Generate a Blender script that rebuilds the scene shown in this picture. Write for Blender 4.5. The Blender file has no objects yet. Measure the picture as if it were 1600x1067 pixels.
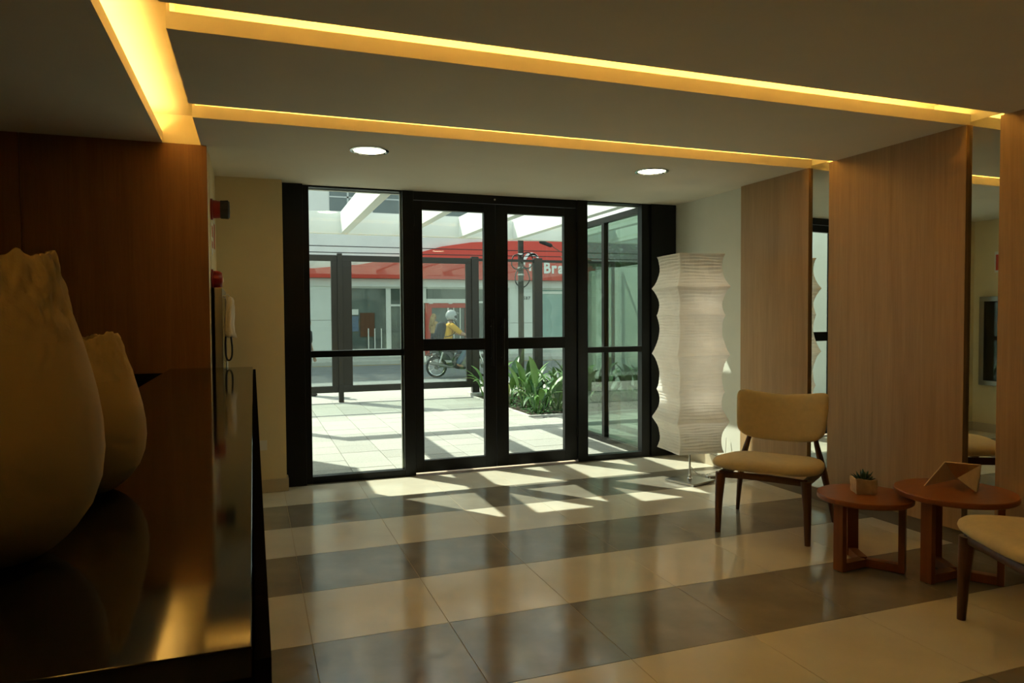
import bpy, bmesh, math, random
from mathutils import Vector, Matrix, noise
random.seed(7)
S = bpy.context.scene
COL = S.collection

# ------------------------------------------------------------------ camera, sky, sun, exposure
CAM_H = 1.3806
yaw, pit, rol = 0.3498, -0.0324, -0.0066
F = Vector((math.sin(yaw)*math.cos(pit), math.cos(yaw)*math.cos(pit), math.sin(pit)))
R0 = Vector((math.cos(yaw), -math.sin(yaw), 0)); U0 = R0.cross(F)
R1 = R0*math.cos(rol) + U0*math.sin(rol); U1 = -R0*math.sin(rol) + U0*math.cos(rol)
cd = bpy.data.cameras.new('camera'); cam = bpy.data.objects.new('camera', cd); COL.objects.link(cam)
cam.matrix_world = Matrix(((R1.x, U1.x, -F.x, 0), (R1.y, U1.y, -F.y, 0), (R1.z, U1.z, -F.z, CAM_H), (0, 0, 0, 1)))
cd.sensor_fit = 'HORIZONTAL'; cd.sensor_width = 36; cd.lens = 24.944; cd.clip_start = 0.05; cd.clip_end = 300
S.camera = cam

SUN_DIR = Vector((0.72, -1.0, -1.42)).normalized()       # the way the light travels
sd = bpy.data.lights.new('sun', 'SUN'); sd.energy = 4.3; sd.angle = 0.009; sd.color = (1.0, 0.95, 0.86)
so = bpy.data.objects.new('sun', sd); COL.objects.link(so); so.location = (-10, 30, 30)
so.rotation_euler = SUN_DIR.to_track_quat('-Z', 'Y').to_euler()

W = bpy.data.worlds.new('sky'); S.world = W; W.use_nodes = True
wn = W.node_tree; bg = wn.nodes['Background']
sky = wn.nodes.new('ShaderNodeTexSky'); sky.sky_type = 'NISHITA'; sky.sun_disc = False
sky.sun_elevation = math.asin(-SUN_DIR.z); sky.sun_rotation = math.atan2(-SUN_DIR.x, -SUN_DIR.y)
sky.dust_density = 2.0; sky.air_density = 1.0; sky.ozone_density = 1.0
hz = wn.nodes.new('ShaderNodeMix'); hz.data_type = 'RGBA'; hz.inputs[0].default_value = 0.55     # hazy bright sky
hz.inputs[7].default_value = (4.0, 4.2, 3.9, 1); wn.links.new(sky.outputs[0], hz.inputs[6])
wn.links.new(hz.outputs[2], bg.inputs[0]); bg.inputs[1].default_value = 0.20

VS = S.view_settings; VS.view_transform = 'Standard'; VS.look = 'None'; VS.gamma = 1.0
VS.use_curve_mapping = False; VS.exposure = 0.95
S.cycles.use_denoising = True
S.cycles.max_bounces = 14; S.cycles.diffuse_bounces = 6; S.cycles.glossy_bounces = 6
S.cycles.transparent_max_bounces = 24; S.cycles.transmission_bounces = 8
S.cycles.sample_clamp_indirect = 6.0
S.cycles.caustics_reflective = False; S.cycles.caustics_refractive = False

LED_POWER = 27.0
DOWNLIGHT_POWER = 6.0

# ------------------------------------------------------------------ materials
MATS = {}
def lin(c):
    return tuple(((v/255.0+0.055)/1.055)**2.4 if v > 10 else v/255.0/12.92 for v in c)
def mat(name, col, rough=0.5, metal=0.0, spec=0.5, noise=0.0, nscale=8.0, bump=0.0, bscale=60.0, stretch=(1, 1, 1), coat=0.0, col2=None, sheen=0.0, rvar=0.0):
    """plain principled surface with procedural colour variation and fine relief"""
    m = bpy.data.materials.new(name); m.use_nodes = True; nt = m.node_tree
    b = nt.nodes['Principled BSDF']
    b.inputs['Base Color'].default_value = (*col, 1); b.inputs['Roughness'].default_value = rough
    b.inputs['Metallic'].default_value = metal; b.inputs['Specular IOR Level'].default_value = spec
    b.inputs['Coat Weight'].default_value = coat; b.inputs['Sheen Weight'].default_value = sheen
    tc = nt.nodes.new('ShaderNodeTexCoord'); mp = nt.nodes.new('ShaderNodeMapping')
    mp.inputs['Scale'].default_value = stretch
    nt.links.new(tc.outputs['Object'], mp.inputs[0])
    if noise > 0 or col2:
        n = nt.nodes.new('ShaderNodeTexNoise'); n.inputs['Scale'].default_value = nscale; n.inputs['Detail'].default_value = 5
        nt.links.new(mp.outputs[0], n.inputs['Vector'])
        r = nt.nodes.new('ShaderNodeValToRGB')
        r.color_ramp.elements[0].position = 0.32; r.color_ramp.elements[1].position = 0.68
        c2 = col2 if col2 else tuple(min(1, v*(1+noise)) for v in col)
        c1 = col if col2 else tuple(v*(1-noise) for v in col)
        r.color_ramp.elements[0].color = (*c1, 1); r.color_ramp.elements[1].color = (*c2, 1)
        nt.links.new(n.outputs[0], r.inputs[0]); nt.links.new(r.outputs[0], b.inputs['Base Color'])
    if rvar > 0:                                          # smears: patchy gloss
        n3 = nt.nodes.new('ShaderNodeTexNoise'); n3.inputs['Scale'].default_value = 5.0; n3.inputs['Detail'].default_value = 7; n3.inputs['Distortion'].default_value = 1.5
        nt.links.new(tc.outputs['Object'], n3.inputs['Vector']); mr = nt.nodes.new('ShaderNodeMapRange')
        mr.inputs[1].default_value = 0.4; mr.inputs[2].default_value = 0.72; mr.inputs[3].default_value = rough-rvar*0.5; mr.inputs[4].default_value = rough+rvar
        nt.links.new(n3.outputs[0], mr.inputs[0]); nt.links.new(mr.outputs[0], b.inputs['Roughness'])
    if bump > 0:
        n2 = nt.nodes.new('ShaderNodeTexNoise'); n2.inputs['Scale'].default_value = bscale; n2.inputs['Detail'].default_value = 4
        nt.links.new(mp.outputs[0], n2.inputs['Vector'])
        bp = nt.nodes.new('ShaderNodeBump'); bp.inputs['Strength'].default_value = bump; bp.inputs['Distance'].default_value = 0.01
        nt.links.new(n2.outputs[0], bp.inputs['Height']); nt.links.new(bp.outputs[0], b.inputs['Normal'])
    MATS[name] = m
    return m
def wood(name, dark, light, rough=0.4, scale=1.0, axis='Z', spec=0.4):
    """long grain: noise stretched along one axis, two scales, with cathedral waves"""
    m = bpy.data.materials.new(name); m.use_nodes = True; nt = m.node_tree; b = nt.nodes['Principled BSDF']
    b.inputs['Roughness'].default_value = rough; b.inputs['Specular IOR Level'].default_value = spec
    tc = nt.nodes.new('ShaderNodeTexCoord'); mp = nt.nodes.new('ShaderNodeMapping')
    sc = {'Z': (14, 14, 0.55), 'X': (0.55, 14, 14), 'Y': (14, 0.55, 14)}[axis]
    mp.inputs['Scale'].default_value = tuple(v*scale for v in sc); nt.links.new(tc.outputs['Object'], mp.inputs[0])
    n = nt.nodes.new('ShaderNodeTexNoise'); n.inputs['Scale'].default_value = 1.0; n.inputs['Detail'].default_value = 3; n.inputs['Distortion'].default_value = 0.9
    n2 = nt.nodes.new('ShaderNodeTexNoise'); n2.inputs['Scale'].default_value = 7.0; n2.inputs['Detail'].default_value = 6
    nt.links.new(mp.outputs[0], n.inputs['Vector']); nt.links.new(mp.outputs[0], n2.inputs['Vector'])
    mx = nt.nodes.new('ShaderNodeMix'); mx.inputs[0].default_value = 0.45
    nt.links.new(n.outputs[0], mx.inputs[2]); nt.links.new(n2.outputs[0], mx.inputs[3])
    r = nt.nodes.new('ShaderNodeValToRGB'); r.color_ramp.elements[0].position = 0.3; r.color_ramp.elements[1].position = 0.7
    r.color_ramp.elements[0].color = (*dark, 1); r.color_ramp.elements[1].color = (*light, 1)
    nt.links.new(mx.outputs[0], r.inputs[0]); nt.links.new(r.outputs[0], b.inputs['Base Color'])
    bp = nt.nodes.new('ShaderNodeBump'); bp.inputs['Strength'].default_value = 0.06; bp.inputs['Distance'].default_value = 0.005
    nt.links.new(n2.outputs[0], bp.inputs['Height']); nt.links.new(bp.outputs[0], b.inputs['Normal'])
    return m
def glass(name, tint=(0.86, 0.92, 0.88), refl=1.0, rough=0.0):
    """thin architectural pane: transparent body, fresnel mirror on top"""
    m = bpy.data.materials.new(name); m.use_nodes = True; nt = m.node_tree
    nt.nodes.remove(nt.nodes['Principled BSDF']); out = nt.nodes['Material Output']
    t = nt.nodes.new('ShaderNodeBsdfTransparent'); t.inputs[0].default_value = (*tint, 1)
    g = nt.nodes.new('ShaderNodeBsdfGlossy'); g.inputs['Roughness'].default_value = rough; g.inputs['Color'].default_value = (0.95, 1, 0.97, 1)
    lw = nt.nodes.new('ShaderNodeLayerWeight'); lw.inputs[0].default_value = 0.5
    pw_ = nt.nodes.new('ShaderNodeMath'); pw_.operation = 'POWER'; pw_.inputs[1].default_value = 5.0
    nt.links.new(lw.outputs['Facing'], pw_.inputs[0])
    mu = nt.nodes.new('ShaderNodeMath'); mu.operation = 'MULTIPLY_ADD'; mu.inputs[1].default_value = 0.85; mu.inputs[2].default_value = 0.04*refl; mu.use_clamp = True
    nt.links.new(pw_.outputs[0], mu.inputs[0])
    mx = nt.nodes.new('ShaderNodeMixShader'); nt.links.new(mu.outputs[0], mx.inputs[0])
    nt.links.new(t.outputs[0], mx.inputs[1]); nt.links.new(g.outputs[0], mx.inputs[2]); nt.links.new(mx.outputs[0], out.inputs[0])
    return m
def emit(name, col, strength):
    m = bpy.data.materials.new(name); m.use_nodes = True; nt = m.node_tree
    nt.nodes.remove(nt.nodes['Principled BSDF'])
    e = nt.nodes.new('ShaderNodeEmission'); e.inputs[0].default_value = (*col, 1); e.inputs[1].default_value = strength
    nt.links.new(e.outputs[0], nt.nodes['Material Output'].inputs[0]); return m
def paper(name, col):
    m = mat(name, col, rough=0.8, spec=0.2, noise=0.05, nscale=6)
    nt = m.node_tree; b = nt.nodes['Principled BSDF']
    tr = nt.nodes.new('ShaderNodeBsdfTranslucent'); tr.inputs[0].default_value = (*[v*0.95 for v in col], 1)
    tc = nt.nodes.new('ShaderNodeTexCoord'); mp = nt.nodes.new('ShaderNodeMapping'); mp.inputs['Scale'].default_value = (5, 5, 38)
    n = nt.nodes.new('ShaderNodeTexNoise'); n.inputs['Scale'].default_value = 1.6; n.inputs['Detail'].default_value = 5; n.inputs['Distortion'].default_value = 0.6
    bp = nt.nodes.new('ShaderNodeBump'); bp.inputs['Strength'].default_value = 0.35; bp.inputs['Distance'].default_value = 0.008
    nt.links.new(tc.outputs['Object'], mp.inputs[0]); nt.links.new(mp.outputs[0], n.inputs['Vector'])
    nt.links.new(n.outputs[0], bp.inputs['Height']); nt.links.new(bp.outputs[0], b.inputs['Normal'])
    mx = nt.nodes.new('ShaderNodeMixShader'); mx.inputs[0].default_value = 0.42
    nt.links.new(b.outputs[0], mx.inputs[1]); nt.links.new(tr.outputs[0], mx.inputs[2])
    nt.links.new(mx.outputs[0], nt.nodes['Material Output'].inputs[0]); return m

M = dict(
    ceil=mat('ceiling_paint', (0.76, 0.71, 0.58), 0.9, noise=0.02, nscale=3),
    wall=mat('cream_paint', (0.74, 0.64, 0.40), 0.85, noise=0.02, nscale=5, bump=0.05, bscale=150),
    wallwhite=mat('white_paint', (0.76, 0.76, 0.66), 0.85, noise=0.02, nscale=5, bump=0.05, bscale=150),
    panel=wood('oak_laminate', (0.37, 0.225, 0.10), (0.51, 0.33, 0.165), 0.42),
    panel_dark=wood('reception_laminate', (0.20, 0.09, 0.032), (0.29, 0.14, 0.052), 0.45),
    base_beige=mat('beige_stone', (0.55, 0.47, 0.34), 0.4, noise=0.06, nscale=6),
    tile_light=mat('cream_porcelain', (0.74, 0.69, 0.555), 0.17, spec=0.6, rvar=0.09, noise=0.05, nscale=3.5, bump=0.02, bscale=12),
    tile_dark=mat('taupe_porcelain', (0.265, 0.24, 0.185), 0.17, spec=0.6, rvar=0.09, noise=0.14, nscale=4, bump=0.02, bscale=12),
    grout=mat('grout', (0.50, 0.40, 0.25), 0.8),
    black=mat('black_aluminium', (0.006, 0.0065, 0.0065), 0.35, spec=0.25, noise=0.1, nscale=5),
    pane=glass('clear_pane', (0.88, 0.93, 0.88)),
    pane_green=glass('green_pane', (0.47, 0.57, 0.51), 2.5),
    fence_pane=glass('fence_pane', (0.86, 0.90, 0.86), 1.0),
    cabsteel=mat('dull_steel', (0.34, 0.33, 0.30), 0.35, metal=1.0, bump=0.05, bscale=200),
    steel=mat('brushed_steel', (0.6, 0.6, 0.58), 0.28, metal=1.0, bump=0.05, bscale=200, stretch=(1, 1, 20)),
    chrome=mat('chrome', (0.75, 0.75, 0.73), 0.12, metal=1.0),
    mirror=mat('mirror_silver', (0.80, 0.84, 0.80), 0.01, metal=1.0),
    led=emit('warm_led', (1.0, 0.58, 0.14), LED_POWER),
    lens=emit('downlight_lens', (1.0, 0.95, 0.62), DOWNLIGHT_POWER),
    granite=mat('black_granite', (0.010, 0.009, 0.008), 0.07, spec=0.5, noise=0.4, nscale=90),
    darkwood=mat('black_lacquer', (0.006, 0.0055, 0.005), 0.55, spec=0.0, noise=0.1, nscale=6),
    fabric=mat('mustard_cream_fabric', (0.68, 0.55, 0.32), 0.85, spec=0.2, noise=0.04, nscale=30, bump=0.12, bscale=420, sheen=0.15),
    chairwood=wood('walnut', (0.085, 0.032, 0.014), (0.15, 0.06, 0.026), 0.35, 1.6),
    tablewood=wood('cherry', (0.23, 0.072, 0.022), (0.32, 0.108, 0.034), 0.32, 1.4, 'X'),
    tablelegs=wood('cherry_legs', (0.20, 0.062, 0.02), (0.28, 0.092, 0.03), 0.34, 1.4, 'Z'),
    vase=mat('bisque_clay', (0.52, 0.39, 0.19), 0.75, spec=0.25, noise=0.05, nscale=6, bump=0.05, bscale=40),
    vase_rough=mat('torn_clay', (0.54, 0.41, 0.205), 0.9, spec=0.15, noise=0.08, nscale=20, bump=0.7, bscale=26),
    shade=paper('mulberry_paper', (0.91, 0.905, 0.86)),
    white=mat('white_plastic', (0.78, 0.77, 0.72), 0.4, noise=0.02, nscale=5),
    red=mat('red_plastic', (0.26, 0.012, 0.008), 0.3, noise=0.08, nscale=8),
    redglass=mat('amber_red_lens', (0.36, 0.05, 0.015), 0.15, spec=0.6),
    rubber=mat('black_rubber', (0.015, 0.015, 0.015), 0.6, noise=0.1, nscale=10),
    cloth=mat('white_cloth', (0.72, 0.66, 0.56), 0.9, bump=0.3, bscale=60),
    kraft=mat('kraft_paper', (0.72, 0.54, 0.33), 0.8, noise=0.12, nscale=25, bump=0.4, bscale=30),
    soil=mat('soil', (0.05, 0.035, 0.022), 0.95, bump=0.6, bscale=90, noise=0.3, nscale=40),
    succulent=mat('succulent_leaf', (0.045, 0.11, 0.05), 0.45, noise=0.2, nscale=30),
    veneer=wood('pale_veneer', (0.62, 0.47, 0.28), (0.74, 0.58, 0.36), 0.5, 2.0),
    # outside
    paver=mat('granite_paver', (0.43, 0.425, 0.385), 0.85, noise=0.13, nscale=60, bump=0.15, bscale=120),
    paver2=mat('granite_paver_worn', (0.38, 0.375, 0.34), 0.85, noise=0.15, nscale=55, bump=0.15, bscale=120),
    joint=mat('paver_joint', (0.17, 0.165, 0.15), 0.9, noise=0.2, nscale=20),
    asphalt=mat('asphalt', (0.24, 0.25, 0.26), 0.9, noise=0.16, nscale=5, bump=0.3, bscale=90),
    kerb=mat('kerb_concrete', (0.60, 0.59, 0.54), 0.85, noise=0.1, nscale=6, bump=0.15, bscale=50),
    pergola=mat('pergola_white', (0.80, 0.83, 0.80), 0.55, noise=0.02, nscale=4),
    bronze=mat('bronze_aluminium', (0.020, 0.017, 0.013), 0.4, noise=0.1, nscale=6),
    render_white=mat('white_render', (0.78, 0.79, 0.74), 0.85, noise=0.04, nscale=2, bump=0.06, bscale=40),
    render_grey=mat('grey_render', (0.55, 0.58, 0.56), 0.85, noise=0.05, nscale=2),
    sign_red=mat('sign_red', (0.66, 0.06, 0.035), 0.4, noise=0.03, nscale=2),
    door_red=mat('door_red', (0.52, 0.04, 0.02), 0.4, noise=0.04, nscale=3),
    shopglass=mat('shop_glass', (0.10, 0.125, 0.115), 0.06, spec=0.8, noise=0.35, nscale=1.2),
    tealglass=mat('teal_film', (0.26, 0.42, 0.39), 0.1, spec=0.6, noise=0.06, nscale=1.5),
    darkglass=mat('dark_window', (0.12, 0.15, 0.145), 0.08, spec=0.7, noise=0.2, nscale=1),
    lettering=mat('white_lettering', (0.88, 0.88, 0.85), 0.5),
    ink=mat('grey_ink', (0.10, 0.10, 0.10), 0.6),
    redink=mat('red_ink', (0.55, 0.06, 0.03), 0.6),
    leaf_a=mat('leaf_green', (0.11, 0.24, 0.05), 0.45, noise=0.25, nscale=4, spec=0.5),
    leaf_b=mat('leaf_dark_green', (0.05, 0.14, 0.04), 0.45, noise=0.25, nscale=4, spec=0.5),
    leaf_c=mat('leaf_yellow_green', (0.30, 0.34, 0.08), 0.5, noise=0.2, nscale=4, spec=0.4),
    stemm=mat('plant_stem', (0.20, 0.20, 0.07), 0.6, noise=0.2, nscale=12),
    bark=mat('bark', (0.13, 0.10, 0.07), 0.9, noise=0.25, nscale=12, bump=0.6, bscale=30, stretch=(1, 1, 0.25)),
    polew=mat('pole_concrete', (0.05, 0.045, 0.038), 0.85, noise=0.15, nscale=8, bump=0.2, bscale=40),
    skin=mat('skin', (0.48, 0.28, 0.19), 0.55, noise=0.05, nscale=12),
    hair=mat('fair_hair', (0.42, 0.27, 0.11), 0.6, noise=0.2, nscale=30, stretch=(1, 1, 0.2)),
    hair_dark=mat('dark_hair', (0.03, 0.02, 0.015), 0.6, noise=0.2, nscale=30),
    shirt=mat('yellow_cotton', (0.72, 0.40, 0.045), 0.85, noise=0.06, nscale=8, bump=0.2, bscale=25),
    jeans=mat('blue_denim', (0.15, 0.20, 0.28), 0.85, noise=0.12, nscale=12, bump=0.2, bscale=40),
    darkcloth=mat('dark_cloth', (0.03, 0.033, 0.045), 0.85, noise=0.15, nscale=12, bump=0.2, bscale=40),
    tan_top=mat('tan_knit', (0.48, 0.31, 0.13), 0.85, noise=0.1, nscale=12),
    shoe=mat('shoe_leather', (0.04, 0.03, 0.025), 0.5),
    helmet=mat('silver_helmet', (0.46, 0.48, 0.50), 0.2, spec=0.6, noise=0.1, nscale=4, coat=0.5),
    visor=mat('helmet_visor', (0.04, 0.04, 0.045), 0.1, spec=0.7),
    bike=mat('motorcycle_paint', (0.05, 0.055, 0.06), 0.3, spec=0.6, noise=0.1, nscale=8),
    engine=mat('engine_alloy', (0.30, 0.29, 0.27), 0.45, metal=0.7, noise=0.2, nscale=20),
    yellowline=mat('road_yellow', (0.60, 0.42, 0.10), 0.8, noise=0.1, nscale=10),
)

# ------------------------------------------------------------------ mesh helpers
class MB:
    def __init__(s): s.v = []; s.f = []
    def add(s, vs, fs):
        o = len(s.v); s.v += [tuple(v) for v in vs]; s.f += [tuple(i+o for i in f) for f in fs]; return s
    def box(s, x0, x1, y0, y1, z0, z1):
        vs = [(x0,y0,z0),(x1,y0,z0),(x1,y1,z0),(x0,y1,z0),(x0,y0,z1),(x1,y0,z1),(x1,y1,z1),(x0,y1,z1)]
        return s.add(vs, [(3,2,1,0),(4,5,6,7),(0,1,5,4),(1,2,6,5),(2,3,7,6),(3,0,4,7)])
    def prism(s, poly, lo, hi, fn):
        """poly: 2D outline (counter-clockwise), fn(a,b,c)->3D with c running lo..hi"""
        n = len(poly); vs = [fn(a, b, lo) for a, b in poly] + [fn(a, b, hi) for a, b in poly]
        fs = [tuple(range(n))[::-1], tuple(range(n, 2*n))] + [(i, (i+1) % n, n+(i+1) % n, n+i) for i in range(n)]
        return s.add(vs, fs)
    def lathe(s, prof, n=32, c=(0, 0, 0), cap0=True, cap1=True, fn=None):
        fn = fn or (lambda x, y, z: (c[0]+x, c[1]+y, c[2]+z))
        vs = []; fs = []
        for r, z in prof:
            for k in range(n):
                a = 2*math.pi*k/n; vs.append(fn(r*math.cos(a), r*math.sin(a), z))
        for i in range(len(prof)-1):
            for k in range(n):
                k2 = (k+1) % n; fs.append((i*n+k, i*n+k2, (i+1)*n+k2, (i+1)*n+k))
        if cap0: fs.append(tuple(range(n))[::-1])
        if cap1: fs.append(tuple(range((len(prof)-1)*n, len(prof)*n)))
        return s.add(vs, fs)
    def cyl(s, p0, p1, r0, r1=None, n=16):
        return s.tube([p0, p1], [r0, r0 if r1 is None else r1], n)
    def tube(s, pts, rad, n=8, cap=True, flat=None):
        """sweep a circle (or an ellipse, flat=(a,b)) along points; rad is one number or one per point"""
        pts = [Vector(p) for p in pts]
        if not isinstance(rad, (list, tuple)): rad = [rad]*len(pts)
        vs = []; fs = []; up = None
        for i, p in enumerate(pts):
            t = (pts[min(i+1, len(pts)-1)] - pts[max(i-1, 0)]).normalized()
            if up is None:
                up = Vector((0, 0, 1)) if abs(t.z) < 0.9 else Vector((0, 1, 0))
            x = t.cross(up)
            if x.length < 1e-6: x = t.orthogonal()
            x.normalize(); up = x.cross(t).normalized()
            fa, fb = flat if flat else (1, 1)
            for k in range(n):
                a = 2*math.pi*k/n
                vs.append(p + x*(rad[i]*fa*math.cos(a)) + up*(rad[i]*fb*math.sin(a)))
        m = len(pts)
        for i in range(m-1):
            for k in range(n):
                k2 = (k+1) % n; fs.append((i*n+k, (i+1)*n+k, (i+1)*n+k2, i*n+k2))
        if cap: fs.append(tuple(range(n))); fs.append(tuple(range((m-1)*n, m*n))[::-1])
        return s.add(vs, fs)
    def beam(s, p0, p1, w, h, side=None):
        """rectangular bar from p0 to p1; w along `side`, h across"""
        p0 = Vector(p0); p1 = Vector(p1); t = (p1-p0).normalized()
        sd_ = Vector(side) if side else (t.cross(Vector((0, 0, 1))) if abs(t.z) < 0.95 else Vector((1, 0, 0)))
        sd_ = (sd_ - t*sd_.dot(t)).normalized(); u = sd_.cross(t).normalized()
        vs = []
        for p in (p0, p1):
            for a, b in ((-1,-1),(1,-1),(1,1),(-1,1)): vs.append(p + sd_*(a*w/2) + u*(b*h/2))
        return s.add(vs, [(0,1,2,3),(7,6,5,4),(0,4,5,1),(1,5,6,2),(2,6,7,3),(3,7,4,0)])
    def mesh(s, name, bevel=0.0, seg=2, smooth=False):
        me = bpy.data.meshes.new(name); bm = bmesh.new()
        bv = [bm.verts.new(v) for v in s.v]
        for f in s.f:
            try: bm.faces.new([bv[i] for i in f])
            except ValueError: pass
        bmesh.ops.recalc_face_normals(bm, faces=bm.faces)
        if bevel > 0:
            es = [e for e in bm.edges if len(e.link_faces) == 2 and e.calc_face_angle(0) > 0.5]
            bmesh.ops.bevel(bm, geom=es, offset=bevel, segments=seg, profile=0.5, affect='EDGES', clamp_overlap=True)
        bm.to_mesh(me); bm.free()
        if smooth:
            for p in me.polygons: p.use_smooth = True
            if bevel > 0 or smooth == 'auto':
                try: me.set_sharp_from_angle(angle=math.radians(38))
                except Exception: pass
        return me
    def build(s, name, m, parent=None, bevel=0.0, smooth=False, seg=2):
        return obj(name, s.mesh(name, bevel, seg, smooth), m, parent)
def obj(name, me, m, parent=None, loc=None, rotz=0):
    o = bpy.data.objects.new(name, me); COL.objects.link(o)
    if m is not None and len(me.materials) == 0: me.materials.append(m)
    if parent: o.parent = parent
    if loc: o.location = loc
    if rotz: o.rotation_euler = (0, 0, rotz)
    return o
def tag(o, label=None, cat=None, group=None, kind=None):
    if label: o['label'] = label
    if cat: o['category'] = cat
    if group: o['group'] = group
    if kind: o['kind'] = kind
    return o
def thing(name, label, cat, loc=(0, 0, 0), rotz=0, group=None, kind=None):
    o = bpy.data.objects.new(name, None); COL.objects.link(o); o.empty_display_size = 0.1
    o.location = loc; o.rotation_euler = (0, 0, rotz)
    return tag(o, label, cat, group, kind)
def copy_tree(o, parent=None):
    c = o.copy(); COL.objects.link(c); c.parent = parent
    for ch in list(o.children): copy_tree(ch, c)
    return c
def B(*a): return MB().box(*a)
def struct(name, mb, m, label, parent=None, bevel=0.0, cat=None):
    return tag(mb.build(name, m, parent, bevel), label, cat, None, 'structure')
def text(name, body, size, m, parent, loc, rot, extrude=0.004, bold=0.0, sx=1.0, gap=0.02):
    """one mesh per letter, set in a line along the parent's x"""
    x = loc[0]
    for ch in body:
        c = bpy.data.curves.new(name, 'FONT'); c.body = ch; c.size = size; c.extrude = extrude; c.offset = bold; c.resolution_u = 3
        tmp = bpy.data.objects.new('tmp', c); COL.objects.link(tmp); bpy.context.view_layer.update()
        me = bpy.data.meshes.new_from_object(tmp.evaluated_get(bpy.context.evaluated_depsgraph_get())); bpy.data.objects.remove(tmp)
        x0 = min(v.co.x for v in me.vertices); x1 = max(v.co.x for v in me.vertices)
        for v in me.vertices: v.co.x = (v.co.x-x0)*sx
        me.materials.clear(); o = obj(name, me, m, parent, (x, loc[1], loc[2])); o.rotation_euler = rot
        x += (x1-x0)*sx+gap

# ------------------------------------------------------------------ room shell
XL, XR, YB, YF, H = -3.2, 4.0, -3.0, 6.151, 2.5
TILE, TX0, TY0 = 0.6, 0.2145, 5.495
floor = struct('floor', B(XL-0.2, XR+0.2, YB-0.2, YF+0.1, -0.15, -0.0018), M['grout'], 'polished lobby floor of cream and taupe tile rows', cat='floor')
tm = {}
def tile_mesh(x0, x1, y0, y1, dark):
    k = (round(x1-x0, 3), round(y1-y0, 3), dark)
    if k not in tm:
        g = 0.0013
        me = MB().box(g, x1-x0-g, g, y1-y0-g, -0.0018, 0.0).mesh('tile', 0.0006, 1)
        me.materials.append(M['tile_dark' if dark else 'tile_light']); tm[k] = me
    return tm[k]
j = -2
while TY0 - j*TILE > YB:
    y1 = min(TY0 - (j-0)*TILE, YF-0.0); y0 = max(TY0 - (j+1)*TILE, YB)
    if y1 - y0 > 0.02:
        for i in range(-6, 7):
            x0 = max(TX0+i*TILE, XL); x1 = min(TX0+(i+1)*TILE, XR-0.0)
            if x1-x0 < 0.02: continue
            obj('tile', tile_mesh(x0, x1, y0, y1, j % 2 == 0), None, floor, (x0, y0, 0))
    j += 1

# ceiling: upper slab with four dropped panels, the light slots run between them
SX0, SX1 = -0.513, -0.293            # slot along the reception
S1A, S1B = 2.796, 3.040              # first cross slot
S2A, S2B = 4.045, 4.307              # second cross slot
CT = 2.68                           # top of the slots
LIP = 0.067                          # upstand that hides the light strip
ceiling = struct('ceiling', B(XL-0.2, XR+0.2, YB-0.2, YF+0.2, CT, 3.0), M['ceil'], 'pale plaster ceiling with recessed warm light slots', cat='ceiling')
PT = H+0.02
POCKET = 0.24
def cpanel(x0, x1, y0, y1, right=False, near=False):
    """dropped panel; right / near: that edge is an upstand with an open pocket behind it for the light strip"""
    mb = B(x0, x1, y0, y1, H, PT)
    mb.box(x0, x1-(POCKET if right else 0), y0+(POCKET if near else 0), y1, PT, CT)
    if right: mb.box(x1-0.012, x1, y0, y1, PT, H+LIP)
    if near: mb.box(x0, x1, y0, y0+0.012, PT, H+LIP); mb.box(x0, x0+0.012, y0+0.012, y0+POCKET, PT, CT)
    return mb.build('ceiling_panel', M['ceil'], ceiling)
cpanel(XL, SX0, YB, 4.97, right=True)
cpanel(SX1, XR, YB, S1A)
cpanel(SX1, XR, S1B, S2A, near=True)
cpanel(SX1, XR, S2B, YF+0.2, near=True)
cpanel(XL, SX1, 4.971, YF+0.2)
def led(name, label, a):
    mb = B(*a); o = mb.build(name, M['led']); return tag(o, label, 'light strip', 'hidden warm light strips in the ceiling slots')
led('light_strip', 'warm light strip hidden in the slot above the reception counter', (SX0-0.075, SX0-0.05, -1.5, 4.88, PT, PT+0.012))
led('light_strip', 'warm light strip in the long ceiling slot nearer the camera', (SX1+0.08, 3.84, S1B+0.05, S1B+0.075, PT, PT+0.012))
led('light_strip', 'warm light strip in the ceiling slot nearer the glass doors', (SX1+0.08, 3.84, S2B+0.05, S2B+0.075, PT, PT+0.012))

# walls
struct('wall_back', B(XL-0.2, XR+0.2, YB-0.2, YB, -0.1, 3.0), M['wall'], 'cream wall at the rear of the lobby', cat='wall')
struct('wall_far_left', B(XL-0.2, XL, YB, 6.36, -0.1, 3.0), M['panel_dark'], 'dark wood wall behind the reception counter', cat='wall')
wrec = struct('wall_reception', B(XL, -0.262, 4.99, 5.2, -0.1, 2.5), M['wall'], 'red-brown wood wall at the end of the reception counter', cat='wall')
for a, b in ((XL, -2.26), (-2.255, -1.285), (-1.28, -0.26)):
    B(a, b, 4.97, 4.99, 0, H-0.0005).build('wood_panel', M['panel_dark'], wrec, 0.0015)
struct('wall_left', B(XL, -0.258, 5.2, 5.985, -0.1, 2.5), M['wall'], 'cream return wall carrying the fire alarms and hose cabinet', cat='wall')
struct('wall_pier', B(-3.2, 0.236, 5.985, 6.36, -0.1, 2.5), M['wall'], 'cream wall pier left of the glass front', cat='wall')
bl = struct('baseboard_left', B(-0.262, 0.25, 5.968, 5.985, 0, 0.105), M['base_beige'], 'beige skirting along the cream pier', bevel=0.002, cat='baseboard')
B(0.236, 0.25, 5.985, 6.1, 0, 0.105).build('baseboard_return', M['base_beige'], bl, 0.002)
struct('baseboard_far_left', B(-0.258, -0.244, 5.2, 5.968, 0, 0.105), M['base_beige'], 'beige skirting under the hose cabinet', bevel=0.002, cat='baseboard')
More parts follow.
